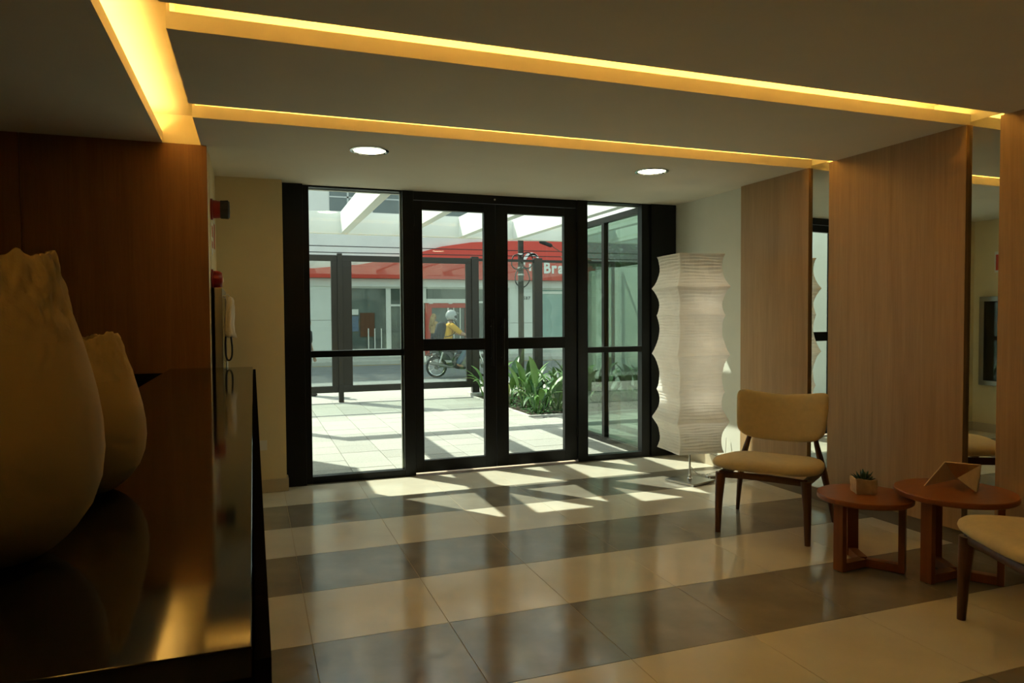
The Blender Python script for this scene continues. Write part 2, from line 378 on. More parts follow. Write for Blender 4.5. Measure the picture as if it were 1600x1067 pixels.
struct('wall_front', B(-3.4, 5.2, 6.16, 6.40, 2.5, 4.2), M['render_white'], 'white wall above the glass front', cat='wall')

wr = struct('wall_right', B(XR, XR+0.2, YB-0.2, YF+0.25, -0.1, 2.7), M['wallwhite'], 'right wall with wood panels, mirror strips and a white end', cat='wall')
PX = 3.958
for a, b in ((4.292, 5.085), (3.032, 4.092), (1.62, 2.832), (0.3, 1.612), (-1.2, 0.292), (YB, -1.208)):
    B(PX, XR, a, b, 0.09, H).build('wood_panel', M['panel'], wr, 0.0015)
B(3.972, XR, YB, 5.075, 0, 0.09).build('plinth', mat('plinth_laminate', (0.20, 0.15, 0.09), 0.5), wr)
def mirror_strip(y0, y1, e):
    mb = MB(); yc = (y0+y1)/2
    xa = 3.985 - e*(y0-yc); xb = 3.985 - e*(y1-yc)
    mb.prism([(xa, y0), (3.9995, y0), (3.9995, y1), (xb, y1)], 0.09, H+0.018, lambda a, b, c: (a, b, c))
    return mb.build('mirror_strip', M['mirror'], wr)
tag(mirror_strip(2.832, 3.032, 0.015), 'tall mirror strip'); tag(mirror_strip(4.092, 4.292, 0.062), 'tall mirror strip')
struct('baseboard_right', B(3.985, XR, 5.085, 6.12, 0, 0.105), M['base_beige'], 'pale skirting under the white wall behind the paper lamp', bevel=0.002, cat='baseboard')

# ------------------------------------------------------------------ glass front
FY0, FY1 = 6.151, 6.231
def bar(name, a, parent, m='black', bevel=0.002): return B(*a).build(name, M[m], parent, bevel)
def gp(x0, x1, z0, z1, parent, y=6.19, m='pane'): return B(x0-0.008, x1+0.008, y-0.003, y+0.003, z0-0.008, z1+0.008).build('pane', M[m], parent)
struct('trim_1', B(0.238, 0.40, 6.10, 6.25, 0, 2.499), M['black'], 'wide black column left of the glass front', bevel=0.002, cat='column')
struct('trim_2', B(3.705, 3.985, 6.125, 6.25, 0, 2.499), M['black'], 'wide black column behind the paper lamp', bevel=0.002, cat='column')
struct('trim_3', B(1.335, 2.905, FY0, FY1, 2.425, 2.499), M['black'], 'black header bar over the double doors', bevel=0.002, cat='trim')
w1 = thing('window_1', 'tall fixed window left of the doors with a black crossbar', 'window', (0, 0, 0), kind='structure')
bar('jamb', (0.40, 0.452, FY0, FY1, 0, 2.499), w1); bar('mullion', (1.236, 1.332, FY0-0.01, FY1+0.01, 0, 2.499), w1)
bar('crossbar', (0.452, 1.236, FY0, FY1, 1.064, 1.118), w1); bar('sill_bar', (0.452, 1.236, FY0-0.004, FY1, 0, 0.058), w1); bar('head_bar', (0.452, 1.236, FY0, FY1, 2.486, 2.499), w1)
bar('bead', (1.222, 1.236, FY0+0.05, FY1-0.01, 0.058, 2.486), w1, 'steel', 0.001)
gp(0.452, 1.236, 0.058, 1.064, w1); gp(0.452, 1.236, 1.118, 2.486, w1)
w2 = thing('window_2', 'narrow fixed window right of the doors beside the paper lamp', 'window', (0, 0, 0), kind='structure')
bar('mullion', (2.912, 3.016, FY0-0.01, FY1+0.01, 0, 2.499), w2); bar('jamb', (3.610, 3.702, FY0-0.004, FY1, 0, 2.499), w2)
bar('crossbar', (3.016, 3.610, FY0, FY1, 1.045, 1.098), w2); bar('sill_bar', (3.016, 3.610, FY0-0.004, FY1, 0, 0.05), w2); bar('head_bar', (3.016, 3.610, FY0, FY1, 2.488, 2.499), w2)
gp(3.016, 3.610, 0.05, 1.045, w2); gp(3.016, 3.610, 1.098, 2.488, w2)
def leaf_door(name, label, x0, x1, s0, s1, hx):
    d = thing(name, label, 'door', (0, 0, 0), kind='structure')
    y0, y1 = FY0+0.012, FY1-0.014
    bar('stile', (x0, x0+s0, y0, y1, 0.018, 2.42), d); bar('stile', (x1-s1, x1, y0, y1, 0.018, 2.42), d)
    for z0, z1 in ((0.018, 0.122), (1.098, 1.203), (2.343, 2.42)): bar('rail', (x0+s0, x1-s1, y0, y1, z0, z1), d)
    gp(x0+s0, x1-s1, 0.122, 1.098, d); gp(x0+s0, x1-s1, 1.203, 2.343, d)
    h = MB(); h.tube([(hx, y0-0.045, 0.95), (hx, y0-0.045, 1.38)], 0.011, 12)
    for z in (1.02, 1.31): h.tube([(hx, y0+0.002, z), (hx, y0-0.045, z)], 0.008, 10)
    h.build('pull_handle', M['black'], d, smooth='auto')
    for z in (0.25, 2.2): MB().cyl((x0 if hx > (x0+x1)/2 else x1, y0-0.004, z), (x0 if hx > (x0+x1)/2 else x1, y0-0.004, z+0.09), 0.009, n=10).build('hinge', M['black'], d, smooth='auto')
    return d
d1 = leaf_door('door_1', 'left leaf of the black framed glass double door', 1.336, 2.093, 0.078, 0.108, 2.046)
d2 = leaf_door('door_2', 'right leaf of the black framed glass double door', 2.097, 2.908, 0.116, 0.127, 2.15)
MB().cyl((2.085, FY0, 2.462), (2.085, FY0-0.006, 2.462), 0.008, n=10).build('latch_pin', M['white'], d1)

# glazed side screen outside, square to the front
w3 = thing('window_3', 'black framed glass side screen standing outside the narrow window', 'window', (0, 0, 0), kind='structure')
SXg = 3.665
bar('top_rail', (SXg-0.03, SXg+0.03, 6.25, 7.86, 2.42, 2.485), w3); bar('bottom_rail', (SXg-0.03, SXg+0.03, 6.25, 7.86, 0.0, 0.06), w3)
bar('post', (SXg-0.03, SXg+0.03, 7.00, 7.06, 0.06, 2.42), w3); bar('post', (SXg-0.03, SXg+0.03, 7.80, 7.86, 0.06, 2.42), w3)
B(SXg-0.004, SXg+0.004, 6.25, 7.0, 0.055, 2.425).build('pane', M['pane_green'], w3); B(SXg-0.004, SXg+0.004, 7.06, 7.80, 0.055, 2.425).build('pane', M['pane_green'], w3)
#PART2
# ------------------------------------------------------------------ interior things
def pad(outline, rings, fn):
    """closed cushion: outline(a)->(x,y) of the rim, rings = [(scale, offset)...] from one face centre over the rim to the other"""
    N = 48; mb = MB(); vs = []; fs = []
    for s_, off in rings:
        for k in range(N):
            x, y = outline(2*math.pi*k/N); vs.append(fn(x*s_, y*s_, off))
    for i in range(len(rings)-1):
        for k in range(N):
            k2 = (k+1) % N; fs.append((i*N+k, i*N+k2, (i+1)*N+k2, (i+1)*N+k))
    c0 = len(vs); vs.append(fn(0, 0, rings[0][1])); vs.append(fn(0, 0, rings[-1][1]))
    for k in range(N):
        k2 = (k+1) % N; fs.append((c0, k2, k)); fs.append((c0+1, (len(rings)-1)*N+k, (len(rings)-1)*N+k2))
    return mb.add(vs, fs)
def sgnpow(v, p): return math.copysign(abs(v)**p, v)

# downlights
def downlight(x, y, label):
    t = thing('ceiling_downlight', label, 'ceiling light', (x, y, H), 0, 'round recessed downlights')
    MB().lathe([(0.105, -0.001), (0.128, -0.001), (0.128, -0.006), (0.112, -0.009), (0.105, -0.004)], 40, cap0=False, cap1=False).build('trim_ring', M['chrome'], t, smooth='auto')
    MB().lathe([(0.0001, -0.003), (0.1, -0.003), (0.105, -0.001)], 40, cap0=False, cap1=False).build('lens', M['lens'], t)
downlight(0.745, 4.775, 'round recessed downlight above the fixed window left of the doors')
downlight(2.885, 4.765, 'round recessed downlight towards the paper floor lamp')
downlight(2.885, 0.95, 'round recessed downlight overhead near the lounge chairs, seen only as a reflection')

# paper floor lamp
lamp = thing('floor_lamp', 'tall white crinkled paper floor lamp in the corner by the glass front', 'floor lamp', (3.43, 5.06, 0))
bm_ = MB(); a0 = math.radians(19); ca, sa = math.cos(a0), math.sin(a0); q = 0.145
bm_.prism([(x*ca-y*sa, x*sa+y*ca) for x, y in ((-q, -q), (q, -q), (q, q), (-q, q))], 0.004, 0.02, lambda a, b, c: (a, b, c))
bm_.build('base', M['steel'], lamp, 0.002)
MB().tube([(0, 0, 0.02), (0, 0, 1.75)], 0.009, 14).build('pole', M['chrome'], lamp, smooth='auto')
MB().lathe([(0.02, 0.02), (0.02, 0.03), (0.013, 0.036), (0.013, 0.11), (0.009, 0.112)], 20).build('pole_socket', M['chrome'], lamp, smooth='auto')
ringz = [(0.27, 0.405), (0.53, 0.474), (0.77, 0.412), (1.075, 0.474), (1.40, 0.414), (1.625, 0.476), (1.895, 0.408)]
def side_at(z):
    for (za, a), (zb, b) in zip(ringz, ringz[1:]):
        if za <= z <= zb+1e-9:
            u = (z-za)/(zb-za); dip = 0.066*math.sin(math.pi*u)**0.8
            return a+(b-a)*u - dip
    return ringz[-1][1]
sh = MB(); vs = []; fs = []; NS = 9; NP = NS*4
rows = []; z = 0.27
rnd = random.Random(3)
while z < 1.895:
    rows.append((z, 0)); dz = rnd.uniform(0.019, 0.031); rows.append((z+dz*0.30, 0.0022)); rows.append((z+dz*0.6, 0.0035)); z += dz
rows = [r for r in rows if r[0] < 1.893] + [(1.895, 0)]
ar = math.radians(-6); c_, s_ = math.cos(ar), math.sin(ar)
for ri, (z, bulge) in enumerate(rows):
    hs = side_at(z)/2
    for k in range(NP):
        sd_, u = divmod(k, NS); t = -1+2*u/NS
        x, y = [(t, -1), (1, t), (-t, 1), (-1, -t)][sd_]
        edge = 1-abs(t)**6*0.0
        wob = 0.0025*math.sin(z*53+k*0.9)+0.002*math.sin(k*2.1+z*17)
        rr = hs + (bulge+wob)*(0.25 if abs(t) > 0.98 else 1.0)
        x *= rr; y *= rr
        dz_ = 0.0035*math.sin(k*0.7+ri*0.37) if 0 < ri < len(rows)-1 else 0
        vs.append((x*c_-y*s_, x*s_+y*c_, z+dz_))
for i in range(len(rows)-1):
    for k in range(NP):
        k2 = (k+1) % NP; fs.append((i*NP+k, i*NP+k2, (i+1)*NP+k2, (i+1)*NP+k))
sh.add(vs, fs); shade = sh.build('shade', M['shade'], lamp)
for z in (0.285, 1.88):
    fr = MB()
    for a in range(4):
        aa = math.radians(45+90*a)-math.radians(6); fr.tube([(0, 0, z), (0.27*math.cos(aa), 0.27*math.sin(aa), z)], 0.003, 6)
    fr.build('shade_wire', M['steel'], shade)
bulbm = emit('lamp_bulb', (1.0, 0.93, 0.70), 6.0)             # the lamp glows faintly from inside
for z in (0.72, 1.12, 1.52):
    bu = MB().lathe([(0.012, z-0.075), (0.016, z-0.05), (0.032, z-0.02), (0.040, z+0.008), (0.036, z+0.03), (0.02, z+0.046), (0.002, z+0.05)], 20, c=(0.055, 0.0, 0)).build('bulb', bulbm, lamp, smooth=True)
    MB().tube([(0.0, 0, z-0.085), (0.055, 0, z-0.085), (0.055, 0, z-0.07)], 0.008, 8).build('bulb_holder', M['white'], lamp)
cord = [(0.0, 0.0, 0.05), (0.03, 0.05, 0.07), (0.09, 0.13, 0.09), (0.16, 0.2, 0.06), (0.21, 0.2, 0.012), (0.25, 0.08, 0.008), (0.19, -0.02, 0.008), (0.26, -0.06, 0.008), (0.33, 0.02, 0.008), (0.27, 0.13, 0.008), (0.36, 0.2, 0.008), (0.50, 0.22, 0.03), (0.545, 0.24, 0.3)]
def smooth_pts(p, n=6):
    p = [Vector(v) for v in p]; out = []
    for i in range(len(p)-1):
        p0, p1, p2, p3 = p[max(i-1, 0)], p[i], p[i+1], p[min(i+2, len(p)-1)]
        for k in range(n):
            t = k/n; out.append(0.5*((2*p1)+(p2-p0)*t+(2*p0-5*p1+4*p2-p3)*t*t+(3*p1-p0-3*p2+p3)*t**3))
    return out+[p[-1]]
MB().tube([(v.x, v.y, max(v.z, 0.005)) for v in smooth_pts(cord)], 0.0035, 8).build('power_cord', M['white'], lamp, smooth=True)
B(0.20, 0.30, 0.03, 0.07, 0.001, 0.022).build('cord_switch', M['white'], lamp, 0.006, True)

# lounge chairs
def make_chair(label, loc, rot):
    t = thing('lounge_chair', label, 'chair', loc, rot, 'low lounge chairs')
    # local frame: x across, +y to the back, front legs at y=0
    sw, sdp = 0.325, 0.30
    def so_(a): return (sw*sgnpow(math.cos(a), 0.52), sdp*sgnpow(math.sin(a), 0.62))
    def sf(x, y, o):
        u = x/sw; w = 1-0.10*(y/sdp)              # a little narrower at the back
        return (x*w, 0.235+y, 0.428+o + 0.010*u*u - 0.018*(y/sdp))
    rr = [(0.35, 0.046), (0.65, 0.044), (0.84, 0.037), (0.94, 0.025), (0.985, 0.010), (1.0, -0.006), (0.985, -0.020), (0.94, -0.030), (0.80, -0.034), (0.4, -0.034)]
    pad(so_, rr, sf).build('seat', M['fabric'], t, smooth=True)
    bw, bh = 0.295, 0.165
    def bo(a): p_ = 0.26 if math.sin(a) > 0 else 0.48; return (bw*sgnpow(math.cos(a), p_), bh*sgnpow(math.sin(a), p_))
    def bf(x, y, o):
        u = x/bw; v = y/bh
        zz = y + (0.052*u*u-0.020 if v > 0 else 0.030*u*u*(-v)*0.6)*abs(v)
        wide = 1+0.035*v
        yy = 0.555 + 0.075*v*0.5 - 0.062*u*u + o
        return (x*wide, yy, 0.698+zz)
    rb = [(0.4, -0.024), (0.75, -0.023), (0.92, -0.017), (0.985, -0.007), (1.0, 0.003), (0.985, 0.013), (0.92, 0.021), (0.75, 0.025), (0.4, 0.026)]
    pad(bo, rb, bf).build('backrest', M['fabric'], t, smooth=True)
    for s in (-1, 1):
        l = MB(); l.tube([(s*0.272, -0.002, 0.0), (s*0.268, 0.004, 0.20), (s*0.258, 0.012, 0.385)], [0.018, 0.025, 0.034], 14, flat=(0.95, 1.05))
        l.build('leg', M['chairwood'], t, smooth='auto')
        MB().cyl((s*0.272, -0.002, 0.0), (s*0.272, -0.002, 0.008), 0.012, n=12).build('glide', M['rubber'], t)
        r = MB(); r.tube([(s*0.320, 0.615, 0.0), (s*0.298, 0.575, 0.17), (s*0.272, 0.535, 0.33), (s*0.252, 0.52, 0.42), (s*0.225, 0.532, 0.52), (s*0.205, 0.556, 0.60), (s*0.195, 0.578, 0.70)],
                         [0.015, 0.021, 0.028, 0.027, 0.021, 0.017, 0.012], 12, flat=(0.8, 1.15))
        r.build('leg', M['chairwood'], t, smooth='auto')
        a = MB(); a.beam((s*0.255, 0.0, 0.372), (s*0.262, 0.54, 0.362), 0.022, 0.05); a.build('side_rail', M['chairwood'], t, 0.003)
    fpts = [(x/10*0.26, -0.006+0.016*(x/10)**2, 0.372+0.010*(1-(x/10)**2)) for x in range(-10, 11, 2)]
    MB().tube(fpts, 0.016, 10, flat=(0.7, 1.35)).build('front_rail', M['chairwood'], t, smooth='auto')
    MB().beam((-0.27, 0.50, 0.365), (0.27, 0.50, 0.365), 0.022, 0.045).build('back_rail', M['chairwood'], t, 0.003)
    return t
make_chair('mustard cream lounge chair with walnut legs beside the paper lamp', (2.955, 3.588, 0), math.radians(-53.5))
make_chair('mustard cream lounge chair cut off by the picture edge, in front of the tables', (2.895, 2.045, 0), math.radians(-114))

# nesting side tables
def side_table(label, loc, r, h, rl, angs):
    t = thing('side_table', label, 'side table', loc, 0, 'round nesting side tables')
    MB().lathe([(r-0.006, h-0.030), (r-0.001, h-0.026), (r, h-0.022), (r, h-0.004), (r-0.004, h)], 72).build('tabletop', M['tablewood'], t, smooth='auto')
    for a in angs:
        a = math.radians(a); d = Vector((math.cos(a), math.sin(a), 0)); n_ = Vector((-d.y, d.x, 0))
        MB().beam(d*rl+Vector((0, 0, 0.004)), d*rl+Vector((0, 0, h-0.03)), 0.062, 0.032, n_).build('leg', M['tablelegs'], t, 0.002)
        MB().beam(d*0.012+Vector((0, 0, 0.026)), d*(rl-0.016)+Vector((0, 0, 0.026)), 0.050, 0.044, n_).build('floor_bar', M['tablelegs'], t, 0.002)
        MB().cyl(d*rl, d*rl+Vector((0, 0, 0.005)), 0.012, n=12).build('glide', M['rubber'], t)
    return t
side_table('smaller lower round side table holding the potted succulent', (3.15, 2.98, 0), 0.243, 0.402, 0.185, (184, 304, 64))
side_table('larger higher round side table holding the folded wooden sculpture', (3.455, 2.685, 0), 0.285, 0.462, 0.205, (184, 304, 64))

# potted succulent
pl = thing('potted_succulent', 'small spiky green succulent in a crumpled kraft paper pot', 'plant', (3.17, 3.01, 0.402), math.radians(-28))
pw = MB(); N = 28
def pot_ring(hw, z, seed):
    out = []; rn = random.Random(seed)
    for k in range(N):
        sd_, u = divmod(k, N//4); t = -1+2*u/(N//4)
        x, y = [(t, -1), (1, t), (-t, 1), (-1, -t)][sd_]
        w = hw+rn.uniform(-0.002, 0.002); out.append((x*w, y*w, z))
    return out
prows = [(0.050, 0.0), (0.053, 0.012), (0.053, 0.03), (0.055, 0.05), (0.054, 0.066), (0.056, 0.082), (0.052, 0.084), (0.050, 0.062)]
vs = []; fs = []
for i, (w, z) in enumerate(prows):
    rg = pot_ring(w, z, i); rg = [(x, y, zz+(0.004*math.sin(k*0.8+1) if i in (5, 6) else 0)) for k, (x, y, zz) in enumerate(rg)]; vs += rg
for i in range(len(prows)-1):
    for k in range(N):
        k2 = (k+1) % N; fs.append((i*N+k, i*N+k2, (i+1)*N+k2, (i+1)*N+k))
fs.append(tuple(range(N))[::-1]); pw.add(vs, fs); pw.build('pot', M['kraft'], pl, smooth='auto')
B(-0.05, 0.05, -0.05, 0.05, 0.055, 0.066).build('soil', M['soil'], pl)
lf = MB(); vs = []; fs = []
for i, (z, w) in enumerate(((0, 0.006), (0.02, 0.011), (0.045, 0.009), (0.062, 0.005), (0.074, 0.0006))):
    yb = 0.18*z*z/0.074
    vs += [(-w, yb*6*z, z), (0, yb*6*z+w*0.55, z), (w, yb*6*z, z), (0, yb*6*z-w*0.35, z)]
for i in range(4):
    for k in range(4): fs.append((i*4+k, i*4+(k+1) % 4, (i+1)*4+(k+1) % 4, (i+1)*4+k))
fs += [(3, 2, 1, 0), (16, 17, 18, 19)]
lm_ = lf.add(vs, fs).mesh('leaf', smooth=True); lm_.materials.append(M['succulent'])
rn = random.Random(5)
for ring, (cnt, tilt, sc) in enumerate(((5, 14, 0.85), (7, 38, 1.0), (9, 62, 1.0))):
    for k in range(cnt):
        o = bpy.data.objects.new('leaf', lm_); COL.objects.link(o); o.parent = pl
        a = 2*math.pi*k/cnt+ring*0.5+rn.uniform(-.12, .12); o.location = (0.006*math.cos(a), 0.006*math.sin(a), 0.06)
        o.rotation_euler = Matrix.Rotation(a, 3, 'Z').to_euler(); o.rotation_euler = (Matrix.Rotation(a+math.pi/2, 3, 'Z') @ Matrix.Rotation(math.radians(tilt+rn.uniform(-6, 6)), 3, 'X')).to_euler()
        s_c = sc*rn.uniform(0.85, 1.1); o.scale = (s_c, s_c, s_c)

# folded wooden sculpture
fs_ = thing('folded_sculpture', 'pale wooden sculpture of folded triangular plates on the larger table', 'sculpture', (3.485, 2.725, 0.462))
rv = Vector((0.61, -0.79, 0)); vv = Vector((0.79, 0.61, 0))
def P(r_, v_, z_): return rv*r_+vv*v_+Vector((0, 0, z_))
def plate(name, pts, th=0.006):
    n_ = (pts[1]-pts[0]).cross(pts[2]-pts[0]).normalized()*th/2
    vs = [p-n_ for p in pts]+[p+n_ for p in pts]; n = len(pts)
    fs = [tuple(range(n))[::-1], tuple(range(n, 2*n))]+[(i, (i+1) % n, n+(i+1) % n, n+i) for i in range(n)]
    MB().add(vs, fs).build(name, M['veneer'], fs_)
A_, B_, P_ = P(-0.035, 0.03, 0.132), P(0.128, 0.03, 0.132), P(0.022, -0.055, 0.066)
L_, R_, Q_ = P(-0.128, -0.04, 0.004), P(0.105, -0.06, 0.004), P(0.02, 0.035, 0.004); T_ = P(0.118, 0.05, 0.004)
M_ = P(0.02, 0.11, 0.030)
plate('plate', [A_, L_, M_]); plate('plate', [A_, M_, B_]); plate('plate', [B_, P_, R_]); plate('plate', [B_, R_, T_]); plate('plate', [B_, T_, M_])

# reception counter
ct = thing('reception_counter', 'long black polished reception counter in the left foreground', 'counter', (0, 0, 0))
B(-0.50, -0.006, 0.70, 4.965, 1.045, 1.075).build('countertop', M['granite'], ct, 0.0015)
B(-0.50, -0.006, 0.703, 0.722, 0.0, 1.044).build('end_panel', M['darkwood'], ct)
B(-0.022, -0.006, 0.722, 4.965, 0.0, 1.044).build('front_panel', M['darkwood'], ct)
B(-0.005, 0.011, 0.70, 4.90, 0.0, 1.062).build('front_cladding', M['darkwood'], ct, 0.001)
B(-0.50, -0.484, 0.722, 4.965, 0.0, 1.044).build('rear_panel', M['darkwood'], ct)
B(-1.22, -0.50, 0.75, 4.2, 0.70, 0.73).build('worktop', M['darkwood'], ct)
B(-1.22, -1.2, 0.75, 4.2, 0.0, 0.70).build('worktop_leg', M['darkwood'], ct)
bc = thing('back_cabinet', 'black cabinet against the wood wall behind the counter end', 'cabinet', (-1.26, 4.74, 0))
B(-0.74, 0.75, -0.2, 0.225, 0.0, 1.05).build('body', M['darkwood'], bc, 0.002)
for i in range(3):
    x = -0.73+i*0.493; dd = B(x, x+0.487, -0.218, -0.201, 0.08, 1.04).build('door', M['darkwood'], bc, 0.002)
    MB().tube([(x+0.44, -0.235, 0.62), (x+0.44, -0.235, 0.8)], 0.006, 8).build('handle', M['steel'], dd)

# clay vases with torn rims
def vase(label, loc, R, Hh, seed):
    t = thing('clay_vase', label, 'vase', loc, 0, 'egg-shaped clay vases')
    prof = [(0.0, 0.36), (0.012, 0.44), (0.03, 0.53), (0.06, 0.64), (0.09, 0.725), (0.16, 0.872), (0.25, 0.966), (0.35, 1.0), (0.45, 0.985), (0.55, 0.94), (0.64, 0.878), (0.72, 0.815), (0.76, 0.78), (0.80, 0.742), (0.84, 0.702), (0.88, 0.66), (0.92, 0.622), (0.96, 0.588), (1.0, 0.555)]
    N = 144; rn = random.Random(seed); ph = [rn.uniform(0, 6.28) for _ in range(9)]
    def nz(x, y, z): return noise.noise(Vector((x+seed*3.1, y-seed*1.7, z)))
    def rim(a):
        c, d = math.cos(a), math.sin(a)
        return 0.016*math.cos(a-0.1)+0.016*nz(c*1.6, d*1.6, 0)+0.016*nz(c*4, d*4, 3)+0.012*nz(c*10, d*10, 5)-0.006
    split = 11
    def ring(tz, rr, inner=0.0):
        out = []; top = max(0, (tz-0.70)/0.30)
        for k in range(N):
            a = 2*math.pi*k/N
            dz = rim(a)*top*1.2
            ca_, sa_ = math.cos(a), math.sin(a)
            lump = min(1, top*2.2)*(0.042*nz(ca_*5, sa_*5, tz*9)+0.036*nz(ca_*11, sa_*11, tz*20)) if tz > 0.72 else 0
            r_ = R*(rr+lump)-inner; out.append((r_*math.cos(a), r_*math.sin(a), (tz+dz)*Hh))
        return out
    def skin(rows, cap):
        mb = MB(); vs = sum(rows, []); fs = []
        for i in range(len(rows)-1):
            for k in range(N):
                k2 = (k+1) % N; fs.append((i*N+k, i*N+k2, (i+1)*N+k2, (i+1)*N+k))
        if cap: fs.append(tuple(range(N))[::-1])
        return mb.add(vs, fs)
    rows = [ring(tz, r_) for tz, r_ in prof]
    skin(rows[:split+1], True).build('body', M['vase'], t, smooth=True)
    up = []
    fine = []
    for (ta, ra), (tb, rb_) in zip(prof[split:], prof[split+1:]):
        fine += [(ta+(tb-ta)*q_, ra+(rb_-ra)*q_) for q_ in (0, 0.25, 0.5, 0.75)]
    fine.append(prof[-1])
    up = [ring(tz, r_) for tz, r_ in fine] + [ring(tz, r_, 0.0035+0.002*(1-tz)) for tz, r_ in fine[::-1]]
    skin(up, False).build('torn_rim', M['vase_rough'], t, smooth=True)
    return t
vase('large egg-shaped clay vase with a torn rim, cut off by the picture edge', (-0.315, 1.075, 1.075), 0.125, 0.387, 11)
vase('smaller egg-shaped clay vase with a torn rim, behind the large one', (-0.283, 1.45, 1.075), 0.096, 0.279, 21)

# fire safety gear on the return wall (faces +x)
WX = -0.258
def lathe_x(prof, loc, name, m, parent, n=28):
    return MB().lathe(prof, n, fn=lambda x, y, z: (z, x, y)).build(name, m, parent, smooth='auto')
t = thing('alarm_siren', 'red and black fire alarm siren high on the cream return wall', 'alarm', (WX, 5.28, 2.14))
lathe_x([(0.072, 0), (0.072, 0.012), (0.062, 0.016), (0.058, 0.062)], None, 'body', M['red'], t); lathe_x([(0.059, 0.062), (0.062, 0.066), (0.062, 0.112), (0.054, 0.121), (0.02, 0.123)], None, 'beacon_cap', M['rubber'], t)
for k in range(6): 
    a = k*math.pi/3; MB().tube([(0.062, 0.06*math.cos(a), 0.06*math.sin(a)), (0.112, 0.064*math.cos(a), 0.064*math.sin(a))], 0.005, 6).build('guard_rib', M['rubber'], t)
t = thing('alarm_bell', 'plain red round fire alarm sounder below the siren', 'alarm', (WX, 5.25, 1.655))
lathe_x([(0.075, 0), (0.075, 0.008), (0.064, 0.012), (0.062, 0.05), (0.05, 0.066), (0.02, 0.070)], None, 'body', M['red'], t); lathe_x([(0.018, 0.068), (0.018, 0.074), (0.001, 0.076)], None, 'button', M['white'], t)
def notice(label, y, z, w, h, rows):
    t = thing('safety_notice', label, 'notice', (WX, y, z), 0, 'white safety notices with red print')
    B(0, 0.003, -w/2, w/2, -h/2, h/2).build('plate', M['white'], t)
    for (a, b, c, d) in rows: B(0.003, 0.0036, a*w, b*w, c*h, d*h).build('print_block', M['redink'], t)
notice('white safety notice with two red print blocks, between siren and sounder', 5.38, 1.95, 0.15, 0.22, ((-0.38, 0.38, 0.05, 0.40), (-0.38, 0.38, -0.30, -0.08)))
notice('white safety notice with one red block, nearer the glass front', 5.66, 2.00, 0.16, 0.24, ((-0.42, 0.42, -0.40, 0.36),))
hc = thing('hose_cabinet', 'steel framed fire hose cabinet with a dark glass door', 'cabinet', (WX, 5.50, 0))
y0, y1, z0, z1 = -0.36, 0.37, 0.56, 1.60
B(0.0005, 0.02, y0, y1, z0, z1).build('body', mat('cabinet_lining', (0.10, 0.085, 0.07), 0.6), hc)
dr = B(0.060, 0.064, y0+0.05, y1-0.05, z0+0.05, z1-0.05).build('door_glass', glass('smoked_pane', (0.55, 0.55, 0.52)), hc)
for a in ((y0, y1, z0, z0+0.055), (y0, y1, z1-0.055, z1)): B(0.0005, 0.068, *a).build('frame_rail', M['cabsteel'], hc, 0.002)
for a in ((y0, y0+0.055, z0+0.055, z1-0.055), (y1-0.055, y1, z0+0.055, z1-0.055)): B(0.0005, 0.068, *a).build('frame_stile', M['cabsteel'], hc, 0.002)
MB().lathe([(0.05, 0.02), (0.17, 0.022), (0.17, 0.05), (0.05, 0.054)], 36, fn=lambda x, y, z: (z, 0.02+x, 1.30+y)).build('hose_reel', M['red'], hc, smooth='auto')
MB().lathe([(0.03, 0.05), (0.05, 0.05), (0.05, 0.057), (0.03, 0.057)], 20, fn=lambda x, y, z: (z, 0.02+x, 1.30+y)).build('reel_hub', M['steel'], hc)
MB().tube([(0.068, -0.335, 1.05), (0.088, -0.335, 1.05), (0.088, -0.335, 1.10), (0.068, -0.335, 1.10)], 0.006, 8).build('latch', M['chrome'], hc)
# white cloth and black strap hanging on the cabinet edge
t = thing('hanging_cloth', 'bunched white cloth hanging on the hose cabinet', 'cloth', (WX+0.07, 5.19, 1.27))
mb = MB(); vs = []; fs = []; N = 20
cp = [(0.27, 0.008), (0.265, 0.016), (0.24, 0.024), (0.20, 0.029), (0.14, 0.031), (0.09, 0.030), (0.05, 0.034), (0.02, 0.038), (0.0, 0.036)]
for i, (z, r_) in enumerate(cp):
    for k in range(N):
        a = 2*math.pi*k/N; w = r_*(1+0.22*math.sin(5*a+i*0.4)+0.1*math.sin(9*a-i))
        cx = 0.040+0.006*math.sin(i*0.9); vs.append((cx+w*math.cos(a)*0.9, w*1.2*math.sin(a), z+(0.008*math.sin(4*a) if i > 6 else 0)))
for i in range(len(cp)-1):
    for k in range(N): fs.append((i*N+k, i*N+(k+1) % N, (i+1)*N+(k+1) % N, (i+1)*N+k))
fs += [tuple(range(N)), tuple(range(8*N, 9*N))[::-1]]
mb.add(vs, fs).build('folds', M['cloth'], t, smooth=True)
MB().tube([(0.0, 0, 0.275), (0.03, 0, 0.285), (0.045, 0, 0.268)], 0.004, 8).build('hook', M['steel'], t)
t = thing('hanging_strap', 'black looped strap hanging below the white cloth', 'strap', (WX+0.07, 5.19, 1.10))
MB().tube(smooth_pts([(0.015, 0, 0.19), (0.010, 0, 0.13), (0.012, 0, 0.05), (0.022, 0, 0.014), (0.038, 0, 0.012), (0.050, 0, 0.04), (0.052, 0, 0.10), (0.046, 0, 0.17)]), 0.006, 8).build('loop', M['rubber'], t, smooth=True)
MB().tube([(0.03, 0, 0.185), (0.03, 0, 0.165)], 0.012, 10).build('clip', M['steel'], t)
B(0.0, 0.006, 5.62, 5.70, 0.30, 0.42)
tag(B(-0.0005, 0.0055, -0.06, 0.06, -0.04, 0.04).build('socket_plate', M['white'], None, 0.002), 'small white socket plate low on the cream pier', 'socket')
bpy.data.objects['socket_plate'].location = (0.03, 5.985, 0.38); bpy.data.objects['socket_plate'].rotation_euler = (0, 0, -math.pi/2)
